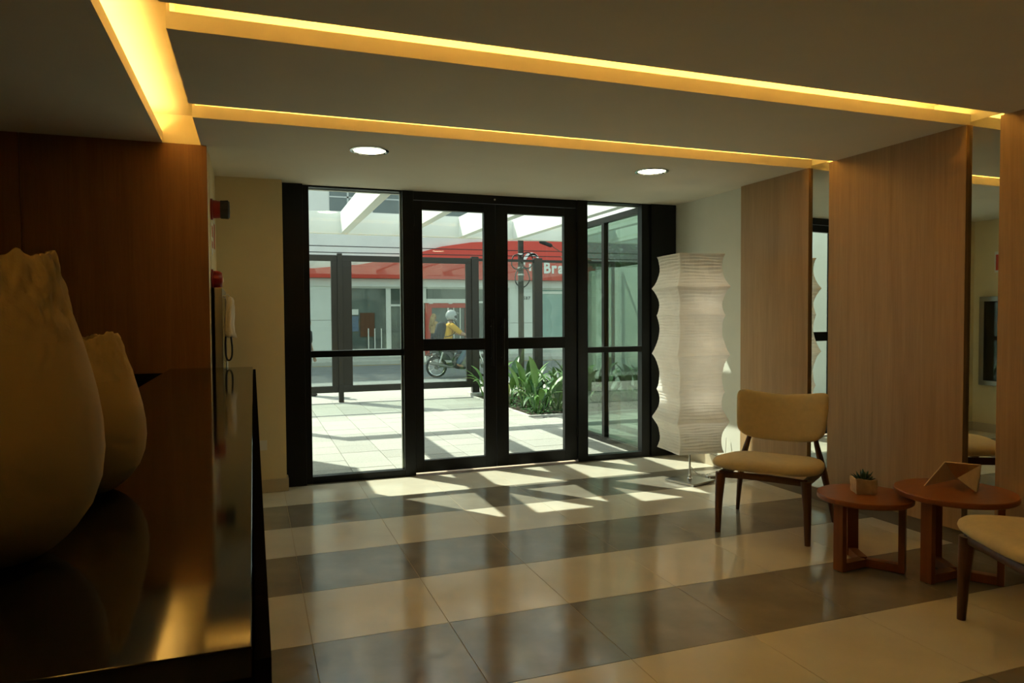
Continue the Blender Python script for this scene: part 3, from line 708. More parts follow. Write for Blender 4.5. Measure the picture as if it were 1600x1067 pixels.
#PART3
# ------------------------------------------------------------------ outside: ground
plaza = struct('pavement', B(-3.0, 6.6, 6.25, 14.4, -0.2, -0.008), M['joint'], 'sunlit forecourt of square granite pavers outside the doors', cat='pavement')
PVS = 0.4; pm = []
for w in range(2):
    me = MB().box(0.003, PVS-0.003, 0.003, PVS-0.003, -0.03, 0.0).mesh('paver', 0.002, 1); me.materials.append(M['paver' if w == 0 else 'paver2']); pm.append(me)
rn = random.Random(2)
BX0, BX1, BY0, BY1 = 3.63, 6.3, 9.25, 12.0
for i in range(0, 17):
    for k in range(0, 15):
        x = -0.37+i*PVS; y = 6.26+k*PVS
        if x+PVS > BX0 and y+PVS > BY0+0.15: continue
        if x > 4.6 and y < 7.4: continue
        if math.atan2(x, y) < -0.06 or x < -0.2 and y < 9: continue
        obj('paver', pm[0 if rn.random() < 0.7 else 1], None, plaza, (x, y, rn.uniform(-0.0015, 0.0005)))
B(-3.0, 6.6, 12.262, 14.4, -0.03, 0.0).build('sidewalk_slab', M['paver'], plaza)
B(-3.0, -0.38, 6.26, 12.26, -0.03, -0.001).build('side_slab', M['paver2'], plaza)
for k in range(10): B(-3.0+k*1.8, -1.21+k*1.8, 14.4, 14.62, -0.2, 0.0).build('kerb_stone', M['kerb'], plaza, 0.01)
struct('road', B(-30, 45, 14.4, 24.0, -0.4, -0.13), M['asphalt'], 'grey asphalt street beyond the fence', cat='road')
fk = struct('sidewalk', B(-30, 45, 24.0, 26.0, -0.4, -0.0), M['kerb'], 'pale sidewalk in front of the red signed shop', cat='sidewalk')
B(-30, 45, 23.86, 24.0, -0.4, -0.005).build('kerb_edge', M['kerb'], fk, 0.01)
B(-30, 45, 23.5, 23.62, -0.13, -0.126).build('road_line', M['yellowline'], fk)

# exterior walls, pergola
struct('wall_exterior_left', B(-0.85, -0.5, 6.4, 8.6, 0, 2.75), M['render_white'], 'white side wall of the entrance court', cat='wall')
struct('wall_exterior_right', B(6.6, 6.8, 6.4, 13.4, -0.2, 2.35), M['render_grey'], 'pale boundary wall behind the planting bed', cat='wall')
pg = thing('pergola', 'white pergola of deep parallel beams over the forecourt', 'pergola', (0, 0, 0))
B(-0.45, 6.5, 10.2, 10.3, 2.585, 2.887).build('fascia', M['pergola'], pg, 0.003)
for n in range(-1, 7):
    x = 1.175+0.857*n; B(x, x+0.10, 6.41, 10.2, 2.585, 2.887).build('beam', M['pergola'], pg, 0.003)
for x in (-0.45, 6.38): B(x, x+0.12, 10.18, 10.3, 0.0, 2.585).build('post', M['pergola'], pg, 0.003)

# glass fence along the street
def fence(label, x0, x1, post=None, sl=0.10, sr=0.10, zb=0.165, top=2.45, thin=False):
    t = thing('glass_fence_panel', label, 'fence', (0, 12.1, 0), 0, 'dark framed glass fence panels')
    th = 0.045 if thin else 0.10
    B(x0, x1, -0.03, 0.03, top-th, top).build('top_rail', M['bronze'], t, 0.003)
    B(x0, x1, -0.03, 0.03, zb, zb+(0.05 if thin else 0.11)).build('bottom_rail', M['bronze'], t, 0.003)
    if sl: B(x0, x0+sl, -0.029, 0.029, zb+0.05, top-th).build('stile', M['bronze'], t, 0.003)
    if sr: B(x1-sr, x1, -0.029, 0.029, zb+0.05, top-th).build('stile', M['bronze'], t, 0.003)
    B(x0+sl-0.01, x1-sr+0.01, -0.004, 0.004, zb+0.04, top-th+0.005).build('pane', M['fence_pane'], t)
    for (a, b, z0) in post or ():
        B(a, b, -0.05, 0.05, z0, top+0.03).build('post', M['bronze'], t, 0.004)
    return t
fence('dark framed glass fence panel cut off by the black column', -2.0, 1.328, ((-2.1, -2.0, 0),), sl=0.1, sr=0.103)
fence('wide dark framed glass fence panel seen behind the left door leaf', 1.408, 3.648, ((1.328, 1.408, 0), (3.648, 3.778, 0.07)), sl=0.152, sr=0.10)
fence('slim railed glass fence panel behind the planting bed', 3.778, 6.5, ((4.835, 5.0, 0.0),), sl=0, sr=0.05, thin=True)
tag(B(3.6, 3.9, 11.98, 12.25, -0.01, 0.07).build('kerb_block', M['kerb'], None, 0.01), 'low concrete block under the fence corner post', 'concrete block')

# planting bed
bed = thing('planting_bed', 'planting bed of soil edged in stone', 'planting bed', (0, 0, 0))
B(BX0+0.03, BX1, BY0+0.03, BY1, -0.05, 0.012).build('soil', M['soil'], bed)
B(BX0-0.02, BX0+0.03, BY0-0.02, BY1, -0.05, 0.018).build('edging', M['kerb'], bed, 0.004); B(BX0+0.03, BX1, BY0-0.02, BY0+0.03, -0.05, 0.018).build('edging', M['kerb'], bed, 0.004)
gc = MB(); rn = random.Random(9)
for k in range(2600):
    x = rn.uniform(BX0+0.06, BX1-0.05); y = BY0+0.06+(BY1-BY0-0.1)*rn.random()**1.5; a = rn.uniform(0, 6.28); s = rn.uniform(0.016, 0.036); h = rn.uniform(0.012, 0.05); ti = rn.uniform(-.5, .5)
    dx, dy = math.cos(a)*s, math.sin(a)*s
    gc.add([(x-dx, y-dy, 0.01+h), (x-dy*0.5, y+dx*0.5, 0.012+h+ti*s), (x+dx, y+dy, 0.01+h+ti*s), (x+dy*0.5, y-dx*0.5, 0.008+h)], [(0, 1, 2, 3)])
gco = gc.build('ground_cover', M['leaf_b'], bed); gco['kind'] = 'stuff'
# leaves: three blade shapes
def blade(length, width, curl, stem):
    mb = MB(); vs = []; fs = []; n = 8
    for i in range(n+1):
        u = i/n; w = width*(math.sin(math.pi*min(1, u*0.93+0.07))**0.75) if i < n else 0.001
        ang = curl*u*u; yy = length*u*math.sin(ang*0.9+0.05); zz = stem+length*u*math.cos(ang*0.8)
        vs += [(-w, yy-w*0.35, zz), (0, yy, zz), (w, yy-w*0.35, zz)]
    for i in range(n):
        for k in range(2): fs.append((i*3+k, i*3+k+1, (i+1)*3+k+1, (i+1)*3+k))
    mb.add(vs, fs)
    mb.tube([(0, 0, -0.02), (0, 0.0, stem*0.5), (0, 0.002, stem+length*0.12)], [0.010, 0.008, 0.005], 5)
    return mb
leafm = []
for (a, b, c, d) in ((0.42, 0.052, 0.55, 0.30), (0.36, 0.046, 0.9, 0.20), (0.34, 0.034, 1.2, 0.12), (0.48, 0.058, 0.35, 0.36)):
    for mk in ('leaf_a', 'leaf_b'):
        me = blade(a, b, c, d).mesh('leaf', smooth=True); me.materials.append(M[mk]); leafm.append(me)
me = blade(0.34, 0.04, 1.0, 0.15).mesh('leaf', smooth=True); me.materials.append(M['leaf_c']); leafm.append(me)
rn = random.Random(12)
spots = [(3.80, 11.55, 'beside the fence corner post'), (3.82, 10.60, 'against the bed\u2019s left edging'), (3.86, 9.95, 'on the bed\u2019s left edging, third from the fence'), (3.88, 9.52, 'at the front corner of the bed'),
         (4.22, 9.62, 'second along the front edge of the bed'), (4.60, 9.58, 'third along the front edge of the bed'), (5.0, 9.66, 'fourth along the front edge of the bed'), (5.5, 9.7, 'fifth along the front edge of the bed'),
         (4.25, 10.2, 'in the second row of the bed, nearest the left edging'), (4.70, 10.15, 'in the middle of the second row of the bed'), (5.2, 10.25, 'in the second row of the bed, nearest the boundary wall'),
         (4.3, 10.95, 'in the third row of the bed, nearest the left edging'), (4.85, 11.0, 'in the middle of the third row of the bed'), (5.5, 11.1, 'in the third row of the bed, nearest the boundary wall'), (4.4, 11.6, 'at the back of the bed by the slim fence'), (5.1, 11.65, 'at the back of the bed near the dark fence post'), (6.0, 10.2, 'close to the pale boundary wall')]
for (x, y, where) in spots:
    t = thing('leafy_plant', 'leafy green plant '+where.replace('\u2019s', 's'), 'plant', (x, y, 0.01), rn.uniform(0, 6.28), 'leafy plants in the planting bed')
    nl = 17 if y < 10.4 else 13; sc = rn.uniform(0.82, 1.05)
    for k in range(nl):
        mi = rn.randrange(8) if rn.random() < 0.92 else 8
        a = 2*math.pi*k/nl*2.4+rn.uniform(-.4, .4); r_ = rn.uniform(0.01, 0.10)
        o = obj('leaf', leafm[mi], None, t, (r_*math.cos(a), r_*math.sin(a), 0))
        o.rotation_euler = (Matrix.Rotation(a-math.pi/2, 3, 'Z') @ Matrix.Rotation(-math.radians(rn.uniform(4, 34)), 3, 'X')).to_euler()
        s_ = sc*rn.uniform(0.72, 1.1); o.scale = (s_, s_, s_)

# street tree behind the boundary wall
tr = thing('street_tree', 'leafy tree rising behind the pale boundary wall', 'tree', (8.3, 13.8, -0.05))
MB().tube([(0, 0, 0), (0.05, 0, 1.0), (0.0, 0.05, 2.2), (0.1, 0, 3.0)], [0.13, 0.11, 0.09, 0.06], 10).build('trunk', M['bark'], tr, smooth=True)
for (dx, dy) in ((0.9, 0.2), (-0.8, 0.3), (0.1, -0.9), (-0.1, 0.8)): MB().tube([(0, 0.03, 2.2), (dx*0.6, dy*0.6, 2.9), (dx, dy, 3.4)], [0.06, 0.04, 0.02], 7).build('branch', M['bark'], tr, smooth=True)
cr = MB(); rn = random.Random(4)
for k in range(9000):
    while True:
        p = Vector((rn.uniform(-1, 1), rn.uniform(-1, 1), rn.uniform(-1, 1)))
        if 0.25 < p.length < 1: break
    lump = 1+0.2*math.sin(p.x*5)*math.sin(p.y*6+1)+0.15*math.sin(p.z*7)
    c = Vector((p.x*1.9, p.y*1.9, p.z*1.15))*lump+Vector((0, 0, 3.5)); a = Vector((rn.uniform(-1, 1), rn.uniform(-1, 1), rn.uniform(-.6, .6))).normalized()*0.085; b = a.cross(Vector((rn.uniform(-1, 1), rn.uniform(-1, 1), 1)).normalized()).normalized()*0.04
    cr.add([c-a, c-b, c+a, c+b], [(0, 1, 2, 3)])
o = cr.build('foliage', M['leaf_b'], tr); o['kind'] = 'stuff'

# utility pole with cable coils, overhead cables
up_ = thing('utility_pole', 'dark slender utility pole with cable coils beyond the fence', 'pole', (5.60, 14.75, 0))
MB().tube([(0, 0, -0.13), (0, 0, 7.5)], [0.066, 0.058], 14).build('shaft', M['polew'], up_, smooth=True)
for (dx, z, r_) in ((-0.12, 2.62, 0.13), (0.12, 2.66, 0.14), (0.0, 2.28, 0.17)):
    MB().tube([(dx+r_*math.cos(a*math.pi/12), -0.09+0.02*math.sin(a), z+r_*1.25*math.sin(a*math.pi/12)) for a in range(25)], 0.014, 6, cap=False).build('cable_coil', M['rubber'], up_, smooth=True)
for z in (2.80, 2.50, 2.35): MB().lathe([(0.062, z-0.02), (0.075, z-0.015), (0.075, z+0.015), (0.062, z+0.02)], 14, cap0=False, cap1=False).build('clamp', M['steel'], up_)
def cable(label, pts): tag(MB().tube(pts, 0.012, 6).build('overhead_cable', M['rubber'], None, smooth=True), label, 'cable', 'overhead street cables')
cable('overhead cable, highest of those over the street', [(x, 18.0, 3.52+0.0006*(x-5)**2+0.010*x) for x in range(-20, 31, 2)])
cable('overhead cable with a black splice case, lowest over the street', [(x, 18.0, 3.02+0.0006*(x-5)**2+0.006*x) for x in range(-20, 31, 2)])
cable('overhead cable between the highest and the lowest one', [(x, 18.2, 3.20+0.0006*(x-5)**2+0.004*x) for x in range(-20, 31, 2)])
sc_ = thing('cable_splice_case', 'black cable splice case hanging before the red sign', 'cable box', (7.57, 18.0, 3.42))
MB().tube([(-0.19, 0, 0.06), (-0.16, 0, 0.055), (0.15, 0, -0.045), (0.19, 0, -0.06)], [0.03, 0.055, 0.055, 0.025], 12).build('case', M['rubber'], sc_, smooth='auto')
MB().tube(smooth_pts([(0.19, 0, -0.06), (0.35, 0, -0.16), (0.6, 0, -0.26), (1.0, 0, -0.30)]), 0.012, 6).build('lead', M['bark'], sc_, smooth=True)
MB().tube([(-0.19, 0, 0.06), (-0.2, 0, 0.16)], 0.008, 6).build('hanger', M['steel'], sc_)

# ------------------------------------------------------------------ shop across the street
bk = thing('street_shop_building', 'white shop building with a red sign band across the street', 'building', (0, 26.0, 0))
B(-14, 24, 0.35, 8, 0.0, 2.85).build('inner_wall', M['render_grey'], bk)
B(-14, 24, 0.0, 8, 2.855, 12).build('upper_wall', M['render_white'], bk)
B(-14, 24, -0.06, 0.35, 2.57, 2.85).build('lintel_band', M['render_white'], bk)
B(1.2, 2.78, -0.02, 0.35, 0, 2.57).build('pier', M['render_white'], bk, 0.005); B(9.38, 10.42, -0.02, 0.35, 0, 2.57).build('pier', M['render_white'], bk, 0.005); B(-14, 1.2, 0.02, 0.35, 0, 2.57).build('pier', M['render_white'], bk)
B(9.4, 10.40, -0.024, -0.019, 1.20, 1.212).build('panel_joint', M['joint'], bk); B(1.3, 2.76, -0.024, -0.019, 1.36, 1.372).build('panel_joint', M['joint'], bk)
# sign band with a slanting top
sg = MB().prism([(0.6, 2.86), (13.5, 2.86), (13.5, 4.46), (11.5, 4.40), (9.4, 4.36), (7.8, 4.26), (6.6, 4.06), (5.2, 3.66), (3.6, 3.34), (2.0, 3.18), (0.6, 3.10)], -0.30, -0.0, lambda a, b, c: (a, c, b)).build('sign_band', M['sign_red'], bk, 0.01)
text('sign_letter', 'Bra', 0.60, M['lettering'], sg, (10.72, -0.31, 3.15), (math.pi/2, 0, 0), 0.02, 0.020, 0.88, 0.05)
lg = MB()
def arc(cx, cz, r0, r1, a0_, a1_, dx, dz, n=16):
    o_ = []
    for k in range(n+1):
        a = math.radians(a0_+(a1_-a0_)*k/n); o_.append((cx+r1*math.cos(a), cz+r1*math.sin(a)))
    for k in range(n, -1, -1):
        a = math.radians(a0_+(a1_-a0_)*k/n); w = math.sin(math.pi*k/n)**0.6; rr = r1-(r1-r0)*w-0.004; o_.append((cx+rr*math.cos(a)+dx*w, cz+rr*math.sin(a)+dz*w))
    return o_
lg.prism(arc(10.18, 3.60, 0.20, 0.33, 15, 215, 0, 0)[::-1], -0.345, -0.31, lambda a, b, c: (a, c, b))
lg.prism(arc(10.26, 3.66, 0.17, 0.245, 20, 160, 0, 0)[::-1], -0.345, -0.31, lambda a, b, c: (a, c, b))
lg.box(10.09, 10.17, -0.345, -0.31, 3.22, 3.50); lg.box(10.22, 10.31, -0.345, -0.31, 3.22, 3.58); lg.box(10.37, 10.47, -0.345, -0.31, 3.22, 3.64)
lg.build('sign_emblem', M['lettering'], sg)
text('number_digit', '587', 0.17, M['ink'], bk, (9.96, -0.026, 2.12), (math.pi/2, 0, 0), 0.003, 0.004, 1.0, 0.025)
# shop windows
def shop_window(x0, x1, z0, z1, m, frame='white', parts=()):
    w = B(x0, x1, 0.14, 0.16, z0, z1).build('shop_window', M[m], bk)
    for a in ((x0, x0+0.09, z0, z1), (x1-0.09, x1, z0, z1), (x0+0.09, x1-0.09, z0, z0+0.09), (x0+0.09, x1-0.09, z1-0.06, z1)): B(a[0], a[1], 0.08, 0.14, a[2], a[3]).build('frame_bar', M[frame], w)
    for a in parts: B(a[0], a[1], 0.08, 0.138, a[2], a[3]).build('frame_bar', M[frame], w)
    return w
sw1 = shop_window(2.78, 4.69, 0.22, 2.57, 'shopglass')
sw2 = shop_window(4.69, 6.02, 0.0, 2.57, 'shopglass', parts=((4.78, 5.93, 1.86, 1.93),))
sw3 = shop_window(7.86, 9.38, 0.0, 2.57, 'shopglass', parts=((7.95, 9.29, 1.98, 2.05),))
shop_window(6.02, 7.86, 2.05, 2.57, 'shopglass')
shop_window(10.42, 13.4, 0.12, 2.57, 'tealglass'); B(10.6, 13.3, 0.10, 0.139, 2.35, 2.45).build('blind_edge', M['white'], bk)
B(-14, 24, 0.1, 0.14, 0.0, 0.12).build('plinth', M['render_grey'], bk)
# posters and rails behind the window
B(3.66, 4.18, 0.10, 0.138, 0.75, 1.62).build('poster', M['chairwood'], sw1); B(3.30, 3.60, 0.10, 0.138, 0.95, 1.5).build('poster', M['jeans'], sw1); B(3.35, 3.6, 0.10, 0.138, 1.55, 1.75).build('poster', M['white'], sw1)
for x in (3.95, 4.18, 4.42): MB().tube([(x, 0.09, 0.3), (x, 0.09, 1.05)], 0.022, 8).build('rail_post', M['white'], sw1)
for x in (8.1, 8.4, 8.7): MB().tube([(x, 0.09, 0.05), (x, 0.09, 1.9)], 0.02, 8).build('rail_post', M['render_grey'], sw3)
# red framed entrance
ed = B(6.3, 7.62, 0.15, 0.17, 0.0, 1.84).build('entrance_door', M['shopglass'], bk)
for a in ((6.06, 6.3, 0.0, 1.98), (7.62, 7.80, 0.0, 1.98), (6.3, 7.62, 1.80, 1.98)): B(a[0], a[1], 0.02, 0.15, a[2], a[3]).build('red_frame', M['door_red'], ed)
B(6.92, 6.98, 0.09, 0.149, 0.0, 1.8).build('door_bar', M['steel'], ed)
for x in (7.15, 7.4): B(x, x+0.04, 0.09, 0.149, 0.05, 1.8).build('door_bar', M['steel'], ed)
B(5.98, 7.90, -0.01, 0.13, 1.98, 2.05).build('transom_bar', M['white'], bk)
for x in (6.2, 6.95, 7.6): B(x, x+0.14, -0.03, 0.01, 1.95, 2.02).build('spot_lamp', M['white'], bk)
# upper storey windows
for (a, b) in ((2.62, 3.9), (4.15, 6.2), (6.6, 9.0), (9.6, 12.2), (-1.5, 0.8)):
    w = B(a, b, -0.02, 0.02, 5.24, 6.9).build('upper_window', M['darkglass'], bk)
    B(a-0.05, b+0.05, -0.05, 0.0, 5.14, 5.24).build('window_ledge', M['render_white'], w); B((a+b)/2-0.03, (a+b)/2+0.03, -0.035, -0.02, 5.24, 6.9).build('window_bar', M['render_grey'], w); B(a, b, -0.035, -0.02, 5.72, 5.77).build('window_bar', M['render_grey'], w)

# ------------------------------------------------------------------ people and the motorcycle
def skin_obj(name, J, E, m, parent, root, sub=2):
    """J: {joint: ((x,y,z), radius or (rx,ry))}; one continuous skinned surface over the edges E"""
    used = []
    for a, b in E:
        for k in (a, b):
            if k not in used: used.append(k)
    ix = {k: i for i, k in enumerate(used)}
    me = bpy.data.meshes.new(name); me.from_pydata([J[k][0] for k in used], [(ix[a], ix[b]) for a, b in E], []); me.update()
    o = obj(name, me, m, parent)
    md = o.modifiers.new('skin', 'SKIN'); md.use_smooth_shade = True; md.branch_smoothing = 0.6
    for k in used:
        sv = me.skin_vertices[0].data[ix[k]]; r_ = J[k][1]; sv.radius = r_ if isinstance(r_, tuple) else (r_, r_); sv.use_root = (k == root)
    o.modifiers.new('subdivision', 'SUBSURF').levels = sub; o.modifiers['subdivision'].render_levels = sub
    return o
def grow(J, keys, f, add=0.0):
    return {k: (J[k][0], (tuple(v*f+add for v in J[k][1]) if isinstance(J[k][1], tuple) else J[k][1]*f+add)) for k in keys}
def ell(name, c, r, m, parent, n=20):
    prof = [(max(1e-4, math.sin(math.pi*i/14)), -math.cos(math.pi*i/14)) for i in range(15)]
    return MB().lathe(prof, n, fn=lambda x, y, z: (c[0]+x*r[0], c[1]+y*r[1], c[2]+z*r[2]), cap0=False, cap1=False).build(name, m, parent, smooth=True)
def add_hand(J, E, s, wr, d, up_v, curl=0.5, sc=1.0):
    """palm + five unequal bent fingers from wrist point wr along d (unit), palm normal up_v"""
    d = Vector(d).normalized(); n_ = Vector(up_v).normalized(); w = d.cross(n_).normalized()*s; wr = Vector(wr)
    J['palm'+str(s)] = (tuple(wr+d*0.055*sc), (0.030*sc, 0.017*sc)); E.append(('wr'+str(s), 'palm'+str(s)))
    for q, (off, ln) in enumerate(((0.030, 0.070), (0.010, 0.080), (-0.010, 0.074), (-0.029, 0.060))):
        b0 = wr+d*0.088*sc+w*off*sc; b1 = b0+(d*math.cos(curl)-n_*math.sin(curl))*ln*0.5*sc; b2 = b1+(d*math.cos(curl*2.2)-n_*math.sin(curl*2.2))*ln*0.5*sc
        for nm, p in (('a', b0), ('b', b1), ('c', b2)): J[f'f{q}{nm}{s}'] = (tuple(p), 0.0085*sc)
        E += [('palm'+str(s), f'f{q}a{s}'), (f'f{q}a{s}', f'f{q}b{s}'), (f'f{q}b{s}', f'f{q}c{s}')]
    t0 = wr+d*0.035*sc+w*0.042*sc-n_*0.004; t1 = t0+(d*0.6+w*0.5-n_*0.4).normalized()*0.042*sc
    J[f'ta{s}'] = (tuple(t0), 0.010*sc); J[f'tb{s}'] = (tuple(t1), 0.009*sc); E += [('palm'+str(s), f'ta{s}'), (f'ta{s}', f'tb{s}')]
def face(parent, c, fwd, r, hairm, long_hair):
    fwd = Vector(fwd).normalized(); sd_ = Vector((-fwd.y, fwd.x, 0)); c = Vector(c)
    for s in (-1, 1):
        ell('eye', c+fwd*(r*0.90)+sd_*(s*0.033)+Vector((0, 0, 0.0)), (0.012,)*3, M['ink'], parent, 10)
        ell('ear', c+sd_*(s*r*0.98)+Vector((0, 0, -0.01)), (0.018, 0.018, 0.032), M['skin'], parent, 10)
    ell('nose', c+fwd*(r*1.06)+Vector((0, 0, -0.028)), (0.015, 0.015, 0.024), M['skin'], parent, 10)
    ell('mouth', c+fwd*(r*0.95)-Vector((0, 0, 0.062)), (0.014, 0.014, 0.007), M['redink'], parent, 10)
    h = ell('hair', c-fwd*0.022+Vector((0, 0, 0.028)), (r*1.10, r*1.10, r*1.16), hairm, parent, 24)
    if long_hair:
        MB().tube([c-fwd*0.06+Vector((0, 0, 0.03)), c-fwd*0.09-Vector((0, 0, 0.10)), c-fwd*0.10-Vector((0, 0, 0.24)), c-fwd*0.09-Vector((0, 0, 0.34))], [0.085, 0.105, 0.095, 0.03], 14, flat=(1.15, 0.7)).build('long_hair', hairm, parent, smooth=True)
def standing(label, loc, rotz, hgt, top, bottom, hairm, long_hair):
    t = thing('person', label, 'person', loc, rotz)              # faces local -y
    k = hgt/1.70
    J = {'bel': ((0, 0, 1.06), (.122, .086)), 'pel': ((0, 0, .93), (.150, .10)), 'wai': ((0, 0, 1.08), (.125, .09)), 'che': ((0, .005, 1.27), (.155, .105)), 'col': ((0, .01, 1.40), (.085, .07)), 'nek': ((0, .005, 1.47), .050), 'hea': ((0, -.012, 1.56), (.074, .088)), 'cro': ((0, -.008, 1.645), (.060, .072))}
    for s in (-1, 1):
        J.update({f'sho{s}': ((s*.175, .01, 1.37), .058), f'elb{s}': ((s*.225, .02, 1.10), .042), f'wr{s}': ((s*.225, -.06, .87), .028), f'hip{s}': ((s*.085, 0, .88), (.085, .09)), f'kne{s}': ((s*.095, -.02+s*.04, .50), .056), f'ank{s}': ((s*.10, .03+s*.09, .09), .036), f'toe{s}': ((s*.115, -.12+s*.09, .035), .035)})
    E = [('pel', 'wai'), ('wai', 'che'), ('che', 'col'), ('col', 'nek'), ('nek', 'hea'), ('hea', 'cro')]
    for s in (-1, 1): E += [('col', f'sho{s}'), (f'sho{s}', f'elb{s}'), (f'elb{s}', f'wr{s}'), ('pel', f'hip{s}'), (f'hip{s}', f'kne{s}'), (f'kne{s}', f'ank{s}'), (f'ank{s}', f'toe{s}')]
    for s in (-1, 1): add_hand(J, E, s, J[f'wr{s}'][0], (0, -.25, -1), (-s, 0, 0), 0.25)
    J = {a: (tuple(c*k for c in p), (tuple(q*k for q in r_) if isinstance(r_, tuple) else r_*k)) for a, (p, r_) in J.items()}
    skin_obj('body', J, E, M['skin'], t, 'pel')
    ET = [('pel', 'wai'), ('wai', 'che'), ('che', 'col')]+[x for s in (-1, 1) for x in (('col', f'sho{s}'), (f'sho{s}', f'elb{s}'))]
    skin_obj('shirt', grow(J, ['pel', 'wai', 'che', 'col', 'sho-1', 'sho1', 'elb-1', 'elb1'], 1.10, .014), ET, top, t, 'wai')
    EB = [('bel', 'pel')]+[x for s in (-1, 1) for x in (('pel', f'hip{s}'), (f'hip{s}', f'kne{s}'), (f'kne{s}', f'ank{s}'))]
    skin_obj('trousers', grow(J, ['bel', 'pel', 'hip-1', 'hip1', 'kne-1', 'kne1', 'ank-1', 'ank1'], 1.06, .012), EB, bottom, t, 'pel')
    for s in (-1, 1):
        a = Vector(J[f'toe{s}'][0]); MB().tube([a+Vector((0, .21, .035)), a+Vector((0, .17, .02)), a+Vector((0, .05, .012)), a+Vector((0, -.04, .004)), a+Vector((0, -.07, .0))], [.03, .045, .046, .04, .015], 12, flat=(1, .75)).build('shoe', M['shoe'], t, smooth=True)
    face(t, Vector(J['hea'][0])+Vector((0, 0, .025)), (0, -1, 0), .088*k, hairm, long_hair)
    return t
standing('person with long fair hair and tan top, standing by the red shop entrance', (6.13, 25.0, 0), math.radians(115), 1.56, M['tan_top'], M['darkcloth'], M['hair'], True)
standing('person in dark clothes half hidden behind the black column', (0.90, 13.4, 0), math.radians(60), 1.44, M['darkcloth'], M['darkcloth'], M['hair_dark'], False)

mc = thing('motorcycle', 'dark motorcycle passing on the street', 'motorcycle', (4.42, 17.8, -0.13))
def wheel(x):
    w = thing('wheel', None, None, (x, 0, 0.275)); w.parent = mc
    MB().lathe([(0.225, -0.04), (0.255, -0.045), (0.272, -0.025), (0.276, 0), (0.272, 0.025), (0.255, 0.045), (0.225, 0.04), (0.218, 0)], 40, cap0=False, cap1=False, fn=lambda a, b, c: (a, c, b)).build('tyre', M['rubber'], w, smooth=True)
    MB().lathe([(0.20, -0.022), (0.22, -0.028), (0.222, 0.028), (0.20, 0.022)], 40, cap0=False, cap1=False, fn=lambda a, b, c: (a, c, b)).build('rim', M['chrome'], w, smooth='auto')
    MB().lathe([(0.045, -0.05), (0.06, -0.03), (0.06, 0.03), (0.045, 0.05)], 20, fn=lambda a, b, c: (a, c, b)).build('hub', M['engine'], w, smooth='auto')
    for k in range(14):
        a = 2*math.pi*k/14; MB().tube([(0.05*math.cos(a), 0.02*(-1)**k, 0.05*math.sin(a)), (0.205*math.cos(a+.12), 0, 0.205*math.sin(a+.12))], 0.004, 5).build('spoke', M['chrome'], w)
wheel(0.0); wheel(1.26)
MB().tube([(0.62, -0.10, 0.30), (0.45, -0.15, 0.27), (0.25, -0.17, 0.29), (0.22, -0.17, 0.30), (-0.20, -0.17, 0.40), (-0.22, -0.17, 0.405)], [.02, .024, .03, .045, .05, .03], 14).build('exhaust', M['engine'], mc, smooth='auto')
MB().beam((0.0, 0.10, 0.275), (0.48, 0.10, 0.36), 0.03, 0.05).build('swingarm', M['bike'], mc, 0.004); MB().beam((0.0, -0.09, 0.275), (0.48, -0.09, 0.36), 0.03, 0.05).build('swingarm', M['bike'], mc, 0.004)
for s in (-1, 1): MB().tube([(0.03, s*0.12, 0.29), (0.14, s*0.13, 0.66)], 0.026, 10).build('shock_absorber', M['chrome'], mc, smooth='auto')
MB().prism([(0.42, 0.27), (0.80, 0.25), (0.86, 0.36), (0.80, 0.56), (0.60, 0.60), (0.44, 0.50)], -0.11, 0.11, lambda a, b, c: (a, c, b)).build('engine', M['engine'], mc, 0.02)
for k in range(5): B(0.60, 0.84, -0.125, 0.125, 0.44+k*0.03, 0.452+k*0.03).build('cooling_fin', M['engine'], mc)
MB().tube([(0.52, 0, 0.72), (0.60, 0, 0.78), (0.78, 0, 0.81), (0.94, 0, 0.78), (1.0, 0, 0.72)], [.07, .12, .14, .12, .06], 16, flat=(1, .8)).build('fuel_tank', M['bike'], mc, smooth=True)
MB().tube([(-0.22, 0, 0.76), (-0.12, 0, 0.75), (0.20, 0, 0.71), (0.45, 0, 0.70), (0.56, 0, 0.74)], [.05, .10, .12, .11, .07], 14, flat=(1.05, .5)).build('seat', M['rubber'], mc, smooth=True)
MB().tube([(0.05+0.31*math.cos(math.radians(a)), 0, 0.29+0.31*math.sin(math.radians(a))) for a in range(40, 175, 15)], 0.06, 10, flat=(1, .25)).build('fender', M['bike'], mc, smooth=True)
MB().tube([(1.26+0.30*math.cos(math.radians(a)), 0, 0.275+0.30*math.sin(math.radians(a))) for a in range(30, 150, 15)], 0.06, 10, flat=(1, .25)).build('fender', M['bike'], mc, smooth=True)
for s in (-1, 1): MB().tube([(1.26, s*0.08, 0.275), (1.02, s*0.09, 0.92)], 0.022, 10).build('fork', M['chrome'], mc, smooth='auto')
MB().tube(smooth_pts([(0.90, -0.36, 1.045), (0.97, -0.24, 1.06), (1.02, -0.1, 1.0), (1.02, 0.1, 1.0), (0.97, 0.24, 1.06), (0.90, 0.36, 1.045)]), 0.013, 8).build('handlebar', M['chrome'], mc, smooth=True)
for s in (-1, 1):
    MB().tube([(0.98, s*0.22, 1.06), (1.0, s*0.27, 1.17)], 0.006, 6).build('mirror_stalk', M['chrome'], mc); ell('rear_mirror', (1.0, s*0.29, 1.19), (0.02, 0.06, 0.04), M['bike'], mc, 12)
ell('headlight', (1.12, 0, 0.88), (0.09, 0.09, 0.09), M['chrome'], mc); ell('tail_light', (-0.26, 0, 0.68), (0.04, 0.06, 0.035), M['red'], mc)
